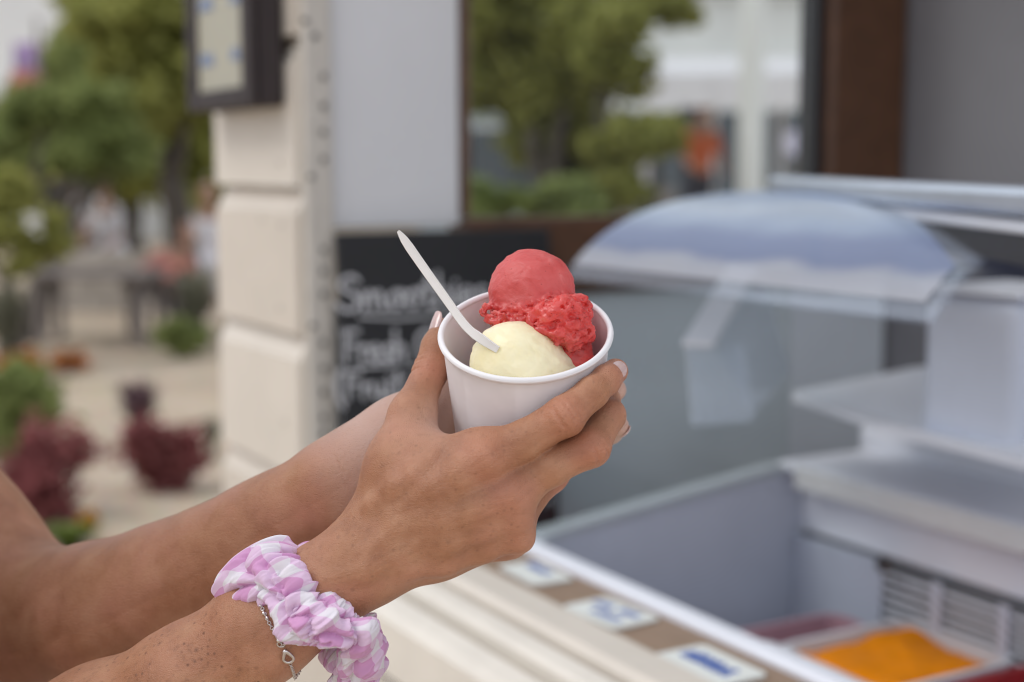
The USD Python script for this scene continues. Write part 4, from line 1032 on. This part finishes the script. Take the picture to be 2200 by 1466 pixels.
def leafmat(name, c1, c2, tr=.5):
    return usdkit.material(stage, f'/World/Looks/{name}', {
        'g': ('geometry', {}), 'n': ('noise_texture', {'scale': 1.6, 'detail': 4}), 'r': ('rgb_ramp', {'ramp': [(.3, c1), (.7, c2)]}), 'rnd': ('mix', {'mix_type': 'multiply', 'fac': .2}),
        'wn': ('white_noise_texture', {'dimensions': '1D'}), 'p': ('principled_bsdf', {'roughness': .5, 'specular_ior_level': .12}), 't': ('translucent_bsdf', {}), 'm': ('mix_closure', {'fac': tr})},
        [('g.position', 'n.vector'), ('n.fac', 'r.fac'), ('r.color', 'rnd.color1'), ('g.random_per_island', 'wn.w'), ('wn.color', 'rnd.color2'), ('rnd.color', 'p.base_color'), ('rnd.color', 't.color'), ('p.BSDF', 'm.closure1'), ('t.BSDF', 'm.closure2')], surface='m.closure')
G_olive = leafmat('leaf_olive', (.25, .29, .065), (.41, .45, .13))
G_mid = leafmat('leaf_mid', (.20, .27, .08), (.33, .41, .14))
G_dark = leafmat('leaf_dark', (.21, .24, .055), (.34, .37, .10))
G_grey = leafmat('leaf_grey', (.14, .16, .10), (.30, .32, .22))
G_maroon = leafmat('leaf_maroon', (.22, .07, .065), (.40, .17, .15))
G_purple = leafmat('leaf_purple', (.10, .065, .07), (.22, .15, .15))
G_yel = leafmat('petal_yellow', (.55, .28, .03), (.65, .40, .08))
G_or = leafmat('petal_orange', (.50, .17, .04), (.55, .28, .08))
G_lawn = leafmat('grass_green', (.12, .19, .03), (.26, .34, .08))
bark = mat('bark', (.10, .085, .07), .9, .4, 12)
def leaves(centres, size, rng, up=.2):
    n = len(centres); d = rng.normal(size=(n, 3)); d[:, 2] = d[:, 2] * .6 + up; d /= np.linalg.norm(d, axis=1, keepdims=True)
    s = np.cross(d, rng.normal(size=(n, 3))); s /= np.linalg.norm(s, axis=1, keepdims=True)
    L = size * rng.uniform(.6, 1.3, (n, 1)); w = L * .34; nn = np.cross(d, s)
    a = centres - d * L / 2; b = centres + s * w + nn * L * .06; c = centres + d * L / 2; e = centres - s * w + nn * L * .06
    V = np.stack([a, b, c, e], 1).reshape(-1, 3); i = np.arange(n)[:, None] * 4
    return trimesh.Trimesh(V, np.vstack([i + [[0, 1, 2]], i + [[0, 2, 3]]]), process=False)
def in_clumps(clumps, n, rng, shell=.55):
    w = np.array([np.prod(r) ** .67 for c, r in clumps]); k = rng.choice(len(clumps), n, p=w / w.sum())
    d = rng.normal(size=(n, 3)); d /= np.linalg.norm(d, axis=1, keepdims=True)
    rad = (shell + (1 - shell) * rng.random((n, 1))) * rng.uniform(.85, 1.12, (n, 1))
    c = np.array([c for c, r in clumps])[k]; r = np.array([r for c, r in clumps])[k]
    return c + d * rad * r
def tree(name, base, clumps, nl, size, lm, label, group=None, trunk_r=.14, seed=1):
    rng = np.random.default_rng(seed); base = np.asarray(base, float)
    t = thing(name, base, label, 'tree' if 'tree' in name else 'shrub', group)
    cc = np.mean([c for c, r in clumps], 0); top = np.array([cc[0], cc[1], cc[2]])
    fork = base + (top - base) * .55
    ms = [tube(bez([base - ZX * .1, base + (fork - base) * .5 + rng.normal(0, .06, 3), fork], 8), [trunk_r * 1.25] * 4 + [trunk_r] * 4 + [trunk_r * .8])]
    for c, r in clumps: ms.append(tube(bez([fork, (fork + c) / 2 + rng.normal(0, .1, 3), c], 6), np.linspace(trunk_r * .6, trunk_r * .2, 7), 6))
    obj('trunk', shifted(cat(ms), base), bark, t, True)
    # every lobe broken into smaller tufts
    sub = []
    for c, r in clumps:
        for _ in range(7):
            d = rng.normal(size=3); d /= np.linalg.norm(d); sub.append((np.asarray(c) + d * np.asarray(r) * rng.uniform(.3, .95), np.asarray(r) * rng.uniform(.38, .6)))
    obj('crown', shifted(leaves(in_clumps(sub, nl, rng, .25), size, rng), base), lm, t)
    return t
def clump_px(lst):
    return [(P(x, y, d), np.array([rx * d / FPX, rx * d / FPX * .9, ry * d / FPX]) * 1.22) for x, y, d, rx, ry in lst]
def foot(px, py): return on_z(px, py, 0)
def below(px, d): q = P(px, 365, d); return np.array([q[0], q[1], 0.0])

tree('garden_tree', below(392, 13.2), clump_px([(330, 70, 13, 120, 90), (400, 170, 12.8, 110, 100), (250, 20, 13.4, 120, 70), (380, 250, 13, 90, 60), (280, 190, 13.5, 90, 80), (420, 30, 13, 90, 80)]), 8500, .15, G_olive, 'tall yellow-green garden tree left of the menu box', 'garden trees left of the kiosk', .13, 11)
tree('garden_tree', below(40, 12.0), clump_px([(190, 290, 12, 110, 85), (90, 300, 12.2, 90, 75), (255, 345, 11.8, 75, 50), (150, 230, 12.4, 80, 60)]), 4300, .12, G_mid, 'rounded green tree in front of the taller one on the left', 'garden trees left of the kiosk', .10, 12)
tree('garden_tree', below(170, 16), clump_px([(190, 130, 16, 110, 90), (120, 200, 16, 80, 60)]), 2800, .17, G_dark, 'dark leafy tree between the pink cloth and the tall tree', 'garden trees left of the kiosk', .14, 13)
tree('garden_tree', below(300, 19), clump_px([(430, 300, 19, 70, 120), (330, 330, 19, 100, 100), (200, 380, 19, 120, 60), (60, 380, 19, 100, 70), (300, 120, 19, 120, 110)]), 4200, .19, G_olive, 'broad yellow-green tree farthest back on the left', 'garden trees left of the kiosk', .16, 15)
tree('garden_tree', below(150, 14.5), clump_px([(60, 270, 14.5, 100, 80), (150, 160, 14.5, 90, 80), (230, 230, 14.5, 90, 80), (10, 360, 14.5, 70, 70)]), 3600, .15, G_mid, 'mid green tree under the pink cloth at the left', 'garden trees left of the kiosk', .12, 16)
tree('garden_shrub', below(20, 10.5), clump_px([(10, 420, 10.5, 90, 80), (50, 510, 10.3, 70, 60), (-40, 500, 10.5, 90, 90)]), 2800, .10, G_olive, 'olive green shrub at the left edge beside the seated people', None, .05, 14)
tree('window_tree', below(1170, 9.5), clump_px([(1150, 60, 9.5, 150, 110), (1250, 130, 9.2, 105, 100), (1090, 190, 9.8, 100, 90), (1200, 240, 9.4, 110, 90), (1370, 20, 9.8, 90, 60), (1290, 260, 9.3, 85, 70), (1080, 20, 9.6, 110, 100), (1240, 330, 9.5, 90, 70)]), 8500, .105, G_dark, 'big dark green tree seen through the kiosk window', 'trees behind the kiosk window', .12, 21)
tree('window_tree', below(1360, 8.4), clump_px([(1290, 90, 8.6, 75, 70), (1410, 285, 8.4, 55, 38), (1340, 320, 8.3, 70, 55), (1300, 400, 8.4, 70, 50)]), 4200, .095, G_olive, 'lighter green tree in front of the dark one behind the window', 'trees behind the kiosk window', .07, 22)
tree('window_shrub', below(1110, 7.5), clump_px([(1060, 430, 7.5, 80, 50), (1180, 440, 7.5, 90, 45), (1260, 430, 7.6, 60, 40)]), 2400, .085, G_mid, 'low green shrub along the bottom of the kiosk window', None, .04, 23)

def shrub(name, px, py, w, h, lm, n, size, label, catg='shrub', spiky=False, seed=1, group=None):
    p = foot(px, py); D = (p - CAM) @ FWD; W, H = w * D / FPX / 2, h * D / FPX
    rng = np.random.default_rng(seed); t = thing(name, p, label, catg, group)
    if spiky:
        ms = []
        for i in range(n):
            a = rng.uniform(0, 2 * math.pi); s = rng.random() ** .5; tip = np.array([math.cos(a) * W * s, math.sin(a) * W * s, H * rng.uniform(.6, 1.05)]); mid = tip * [.35, .35, .62]; q = np.array([rng.normal(0, W * .12), rng.normal(0, W * .12), 0])
            wv = np.cross(tip, ZX); wv = wv / (np.linalg.norm(wv) + 1e-9) * size * .5
            V = np.array([q - wv * .6, q + wv * .6, mid - wv, mid + wv, tip]); ms.append(trimesh.Trimesh(V, [(0, 1, 3), (0, 3, 2), (2, 3, 4)], process=False))
        obj('blades', cat(ms), lm, t)
        st_ = [tube([np.array([0, 0, -.02]), np.array([0, 0, H * .3])], [.02, .01], 6)]
        obj('stem', cat(st_), bark, t)
    else:
        cl = []
        for _ in range(9):
            d = rng.normal(size=3); d /= np.linalg.norm(d); cl.append((np.array([d[0] * W * .6, d[1] * W * .6, H * .52 + d[2] * H * .30]), np.array([W * .45, W * .45, H * .32])))
        obj('foliage', leaves(np.vstack([in_clumps(cl, int(n * .7), rng, .1), in_clumps([(c * [1.12, 1.12, 1.08], r * 1.35) for c, r in cl], int(n * .3), rng, .3)]), size, rng, .5), lm, t)
        obj('stem', cat([tube(bez([np.array([0, 0, -.03]), c * [.3, .3, .6], c], 5), np.linspace(.018, .006, len(bez([np.array([0, 0, -.03]), c * [.3, .3, .6], c], 5))), 5) for c, r in cl]), bark, t)
    return t
shrub('maroon_shrub', 118, 1115, 230, 185, G_maroon, 2600, .05, 'dark red leafy shrub on the gravel above the elbow', seed=31)
shrub('maroon_shrub', 350, 1050, 175, 150, G_maroon, 2200, .05, 'rounded dark red shrub on the gravel beside the plank pillar', seed=32)
shrub('purple_grass', 300, 948, 140, 135, G_purple, 260, .02, 'dark purple spiky grass tuft behind the rounded red shrub', 'grass tuft', True, 33)
shrub('green_shrub', 40, 975, 230, 180, G_mid, 2400, .06, 'bushy green shrub at the left edge above the red one', seed=34)
shrub('green_shrub', 395, 760, 120, 70, G_mid, 1200, .08, 'low dark green mound beside the pillar', seed=35)
shrub('pale_grass', 425, 745, 120, 170, G_grey, 420, .03, 'pale grey-green tall grass beside the plank pillar', 'grass tuft', True, 36)
shrub('pale_grass', 15, 800, 130, 190, G_grey, 420, .03, 'pale tall grass at the left edge of the gravel', 'grass tuft', True, 37)
shrub('flower_clump', 35, 815, 110, 60, G_or, 700, .05, 'orange flowering clump at the left edge', 'flowers', seed=38)
shrub('flower_clump', 150, 800, 90, 45, G_or, 420, .05, 'small orange flowering clump on the gravel', 'flowers', seed=39)
shrub('flower_clump', 192, 1148, 46, 52, G_yel, 260, .03, 'small yellow flower clump right above the elbow', 'flowers', seed=40)
shrub('low_grass', 150, 1180, 150, 50, G_lawn, 600, .016, 'bright green low grass tuft above the elbow', 'grass tuft', True, 41)
shrub('low_grass', 455, 985, 60, 90, G_grey, 220, .016, 'thin grey-green grass against the plank pillar', 'grass tuft', True, 42)

# walls, tables and furniture in the garden
stone = mat('pale_stone', (.46, .41, .35), .9, .25, 3.5, bump=.4, bscale=14, bdist=.02)
rngw = np.random.default_rng(3)
def stone_wall(p0, p1, h, th, label, ph=.2):
    d = p1 - p0; L = np.linalg.norm(d); d /= L; n_ = np.cross(d, ZX)
    t = thing('stone_wall', p0, label, 'wall'); z = 0; row = 0
    obj('core', frame_box(n_ * -th * .4, d, n_, ZX, L, th * .8, h - .01), stone, t)
    while z < h - .02:
        x = -(row % 2) * .2
        while x < L:
            w = rngw.uniform(.32, .55); x0, x1 = max(x, 0), min(x + w - .015, L)
            if x1 - x0 > .08: obj('stone', frame_box(d * x0 - n_ * (th / 2 + rngw.uniform(0, .015)) + ZX * z, d, n_, ZX, x1 - x0, th, min(ph - .012, h - z), .015), stone, t)
            x += w
        z += ph; row += 1
    return t
q0, q1 = below(60, 14.5), below(350, 14.5)
stone_wall(q0, q1, .62, .35, 'low pale stone wall behind the garden table on the left')
wood_g = mat('grey_wood', (.22, .19, .175), .8, .3, 12)
def table(px, d, w, dep, h, mt, label, catg='table', name='garden_table'):
    p = below(px, d); t = thing(name, p, label, catg)
    obj('tabletop', frame_box(np.array([-w / 2, -dep / 2, h - .05]), RGT, np.array([0, 1.0, 0]), ZX, w, dep, .05, .01), mt, t)
    for sx in (-1, 1):
        for sy in (-1, 1): obj('leg', frame_box(np.array([sx * (w / 2 - .08) - .03, sy * (dep / 2 - .08) - .03, 0]), RGT, np.array([0, 1.0, 0]), ZX, .06, .06, h - .052), mt, t)
    return t
table(205, 11.8, 1.0, .7, .62, wood_g, 'grey wooden garden table in front of the stone wall')
table(330, 12.4, .55, .5, .50, wood_g, 'small grey wooden stool beside the person in pink', 'stool', 'garden_stool')
white_c = mat('white_cloth', (.74, .72, .72), .8, .06, 4)
def cloth_table(px, py_top, d, r, label):
    p = below(px, d); h = P(px, py_top, d)[2]; t = thing('covered_table', p, label, 'table', None)
    prof_ = [(.001, h), (r * .98, h), (r, h - .02), (r * 1.03, h * .6), (r * 1.10, .25)]
    m = lathe(prof_, Z0, ZX, 48); v = m.vertices; an_ = np.arctan2(v[:, 1], v[:, 0]); k_ = np.clip((h - v[:, 2]) / h, 0, 1); m.vertices = v * np.stack([1 + .06 * k_ * np.sin(9 * an_)] * 2 + [np.ones(len(v))], 1)
    obj('cloth', m, white_c, t, True); obj('table_foot', tube([np.array([0, 0, 0]), np.array([0, 0, h * .9])], [.05, .04]), wood_g, t)
cloth_table(1435, 345, 8.0, .20, 'white cloth covered table left of the person in orange')
cloth_table(1345, 400, 7.2, .11, 'smaller pale covered table beside the tree behind the window')
cloth_table(1575, 372, 8.4, .16, 'white covered table right of the person in orange')

# people far off
skin_far = mat('far_skin', (.40, .23, .16), .6, .1, 20)
def figure(px, d, h, shirt, trousers, hair, label, seat=False, bend=0.0, turn=0.0, ground=0.0):
    p = below(px, d) + ZX * ground; s = h / 1.7; t = thing('person', p, label, 'person')
    ca, sa = math.cos(turn), math.sin(turn)
    def J(x, y, z): return np.array([x * ca - y * sa, x * sa + y * ca, z]) * s
    hip = .48 if seat else .92; ky = -.42 if seat else 0
    hd = J(0, -.62 * math.sin(bend) - .03, hip + .02 + .70 * math.cos(bend)); nk = J(0, -.52 * math.sin(bend), hip + .54 * math.cos(bend)); ch_ = J(0, -.34 * math.sin(bend), hip + .36 * math.cos(bend)); pel = J(0, 0, hip)
    bn, sh_, tr_ = [], [], []
    sh_ += [Cone(pel + ZX * .05 * s, ch_, .13 * s, .15 * s, .06)]
    for e in (-1, 1):
        sho = nk + J(e * .17, 0, -.07); el = sho + J(e * .06, -.06, -.27); ha = el + J(-e * .05, -.18, -.12 if seat or bend else -.2)
        kn = J(e * .10, ky, hip - .03 if seat else .48); an_ = J(e * .10, ky - .02, .07)
        bn += [Cone(nk, sho, .06 * s, .055 * s, .05), Cone(sho, el, .047 * s, .038 * s, .02), Cone(el, ha, .036 * s, .026 * s, .02), Cone(ha, ha + J(0, -.05, -.06), .032 * s, .022 * s, .01)]
        sh_ += [Cone(ch_, sho, .11 * s, .065 * s, .05), Cone(sho, sho + (el - sho) * .7, .060 * s, .056 * s, .02)]
        lg = [Cone(J(e * .09, 0, hip), kn, .085 * s, .058 * s, .03), Cone(kn, an_, .055 * s, .036 * s, .02)]
        bn += lg + [Cone(an_, an_ + J(0, -.13, -.035), .038 * s, .03 * s, .02)]
        tr_ += [Cone(J(e * .09, 0, hip), kn, .105 * s, .075 * s, .03), Cone(kn, an_ + ZX * .03, .073 * s, .055 * s, .02)]
    bn += [Cone(pel, ch_, .12 * s, .13 * s, .05), Cone(ch_, nk, .12 * s, .055 * s, .05), Cone(nk, hd, .05 * s, .06 * s, .03), Cone(hd + ZX * .02 * s, hd + ZX * .10 * s, .085 * s, .095 * s, .02), Cone(hd + J(0, -.09, .03), hd + J(0, -.10, .035), .018 * s, .016 * s, .02)]
    tr_ += [Cone(pel - ZX * .02, pel + ZX * .04 * s, .135 * s, .13 * s, .04)]
    obj('body', mesh_field([Limb(bn)], .022, smooth=2), skin_far, t, True)
    obj('shirt', mesh_field([Limb(sh_)], .026, smooth=2), shirt, t, True)
    obj('trousers', mesh_field([Limb(tr_)], .026, smooth=2), trousers, t, True)
    obj('hair', mesh_field([Limb([Cone(hd + J(0, .03, .10), hd + J(0, .035, .02), .098 * s, .085 * s, .02)])], .02, smooth=2), hair, t, True)
def cl_(n, c): return mat(n, c, .85, .1, 8)
wsh, dk_, pk, lil = cl_('white_shirt', (.72, .70, .72)), cl_('dark_cloth', (.035, .035, .05)), cl_('coral_cloth', (.62, .24, .19)), cl_('lilac_cloth', (.42, .30, .50))
hr, orn, bei = cl_('dark_hair', (.03, .022, .02)), cl_('orange_shirt', (.58, .14, .055)), cl_('beige_cloth', (.48, .42, .36))
figure(135, 15.5, 1.6, wsh, bei, hr, 'person in a white top seated behind the stone wall, left one of two', True, .1, .3, .22)
figure(240, 15.2, 1.55, wsh, wsh, hr, 'person in white seated behind the stone wall, right one of two', True, .2, -.5, .12)
figure(300, 12.6, 1.5, pk, dk_, hr, 'person in a coral top bending beside the small stool', True, .9, 1.2, .0)
figure(445, 15.8, 1.6, wsh, wsh, hr, 'person with dark hair in white beside the plank pillar', True, .1, .2, .0)
tx0, tx1 = P(1290, 365, 16)[0], P(2100, 365, 16)[0]
terr = trimesh.creation.box((tx1 - tx0, 5.0, .45)); terr.apply_translation(((tx0 + tx1) / 2, 18.35, .226))
tag(obj('terrace', terr, stone), kind='structure')
figure(1500, 16.3, 1.70, orn, dk_, hr, 'person in an orange shirt standing behind the kiosk window', False, .1, .4, .45)

# pink and lilac cloth hung up at the left edge, on its pole
pc = P(56, 160, 12.5); bx0 = below(92, 12.5)
fl = thing('hanging_cloth', bx0, 'lilac and coral cloth hanging from a pole at the left edge', 'cloth')
obj('pole', tube([np.zeros(3), np.array([0, 0, 2.75])], [.022, .018]), wood_g, fl)
def sheet(px0, px1, y0, y1, d, mt, name):
    n = 14; V = []; F = []
    for i in range(n + 1):
        for j in range(n + 1):
            V.append(P(px0 + (px1 - px0) * i / n, y0 + (y1 - y0) * j / n, d + .05 * math.sin(i * 1.1) * (j / n + .2)) - bx0)
    for i in range(n):
        for j in range(n):
            q = i * (n + 1) + j; F += [(q, q + 1, q + n + 2), (q, q + n + 2, q + n + 1)]
    V = np.array(V); V2 = V + FWD * .004; k = len(V)
    obj(name, trimesh.Trimesh(np.vstack([V, V2]), F + [(a + k, c + k, b + k) for a, b, c in F], process=False), mt, fl, True)
sheet(30, 88, 92, 150, 12.5, lil, 'upper_cloth'); sheet(24, 92, 152, 226, 12.5, pk, 'lower_cloth')

# buildings behind
fac = mat('cream_render', (.62, .58, .52), .85, .10, 1.2)
fac2 = mat('white_render', (.72, .72, .70), .85, .08, 1.2)
pane = mat('dark_pane', (.10, .115, .13), .15, .3, 1.0)
def building(name, x0, x1, d, depth, h, mt, floors, cols, label, fh=3.0, base=0.0, ww=1.0, wh=1.5):
    a, b = P(x0, 365, d), P(x1, 365, d); o = np.array([a[0], a[1], 0]); L = b[0] - a[0]; yv = np.array([0, 1.0, 0])
    t = thing(name, o, label, 'building')
    obj('wall', frame_box(Z0, RGT, yv, ZX, L, depth, h), mt, t)
    obj('roof', frame_box(np.array([-.25, -.3, h + .003]), RGT, yv, ZX, L + .5, depth + .5, .28, .03), fac, t)
    for f in range(floors):
        obj('cornice', frame_box(np.array([-.08, -.14, base + fh * (f + 1) - .18]), RGT, yv, ZX, L + .16, .137, .14, .02), fac2, t)
        for c in range(cols):
            x = L * (c + .5) / cols - ww / 2; z = base + fh * f + .8
            w = obj('window', frame_box(np.array([x - .08, -.07, z - .08]), RGT, yv, ZX, ww + .16, .067, wh + .16, .01), fac2, t)
            obj('pane', frame_box(np.array([x, -.085, z]), RGT, yv, ZX, ww, .012, wh), pane, w)
building('cream_building', -500, 240, 27, 8, 7.6, fac2, 1, 3, 'cream building at the top left behind the trees')
building('pale_building', 330, 560, 33, 8, 10, fac2, 3, 2, 'tall pale building behind the menu box')
building('white_building', 1340, 2000, 21, 9, 10.5, fac2, 3, 5, 'white building behind the white pole and the canopy', 3.2)
building('grey_building', 900, 1330, 30, 8, 9, mat('blue_grey_render', (.42, .47, .50), .8, .1, 1.0), 3, 4, 'blue-grey building behind the trees of the kiosk window')
# white canopy
cd = 14.5; c0 = below(1372, cd)
cx1 = P(2000, 200, cd)[0]; zt, zb_ = P(1500, 165, cd)[2], P(1500, 232, cd)[2]
cn_ = thing('white_canopy', c0, 'wide white canopy in front of the white building', 'canopy')
Lc = cx1 - c0[0]; yv = np.array([0, 1.0, 0])
obj('canopy_top', prism([(0, zt), (2.6, zt + .35), (2.6, zt + .38), (0, zt + .03)], Z0, yv, ZX, RGT, Lc), wsh, cn_)
for k in range(8):
    obj('valance', frame_box(np.array([Lc * k / 8 + .004, -.012, zb_]), RGT, yv, ZX, Lc / 8 - .008, .010, zt - zb_ - .003), wsh, cn_)
for k in range(4): obj('post', tube([np.array([.3 + k * (Lc - .6) / 3, 2.4, 0]), np.array([.3 + k * (Lc - .6) / 3, 2.4, zt + .3])], [.04, .04]), wsh, cn_)
pp = below(1612, 9.0)
po_ = thing('white_pole', pp, 'thick white pole seen through the kiosk window', 'pole')
obj('shaft', tube([Z0, np.array([0, 0, 5.5])], [.085, .075], 16), fac2, po_, 40); obj('pole_base', tri(manifold3d.Manifold.cylinder(.12, .16, .13, 20)), fac2, po_, 40)
sp0 = below(1708, 9.4); sg = thing('round_sign', sp0, 'round lilac sign on a thin post at the right end of the kiosk window', 'sign')
zs = P(1708, 308, 9.4)[2]
dsc = trimesh.creation.cylinder(.085, .02, sections=32); dsc.apply_transform(trimesh.transformations.rotation_matrix(math.pi / 2, [1, 0, 0])); dsc.apply_translation((0, -.035, zs))
obj('disc', dsc, cl_('lilac_white', (.60, .58, .72)), sg); obj('post', tube([Z0, np.array([0, 0, zs + .05])], [.018, .018]), wood_g, sg)
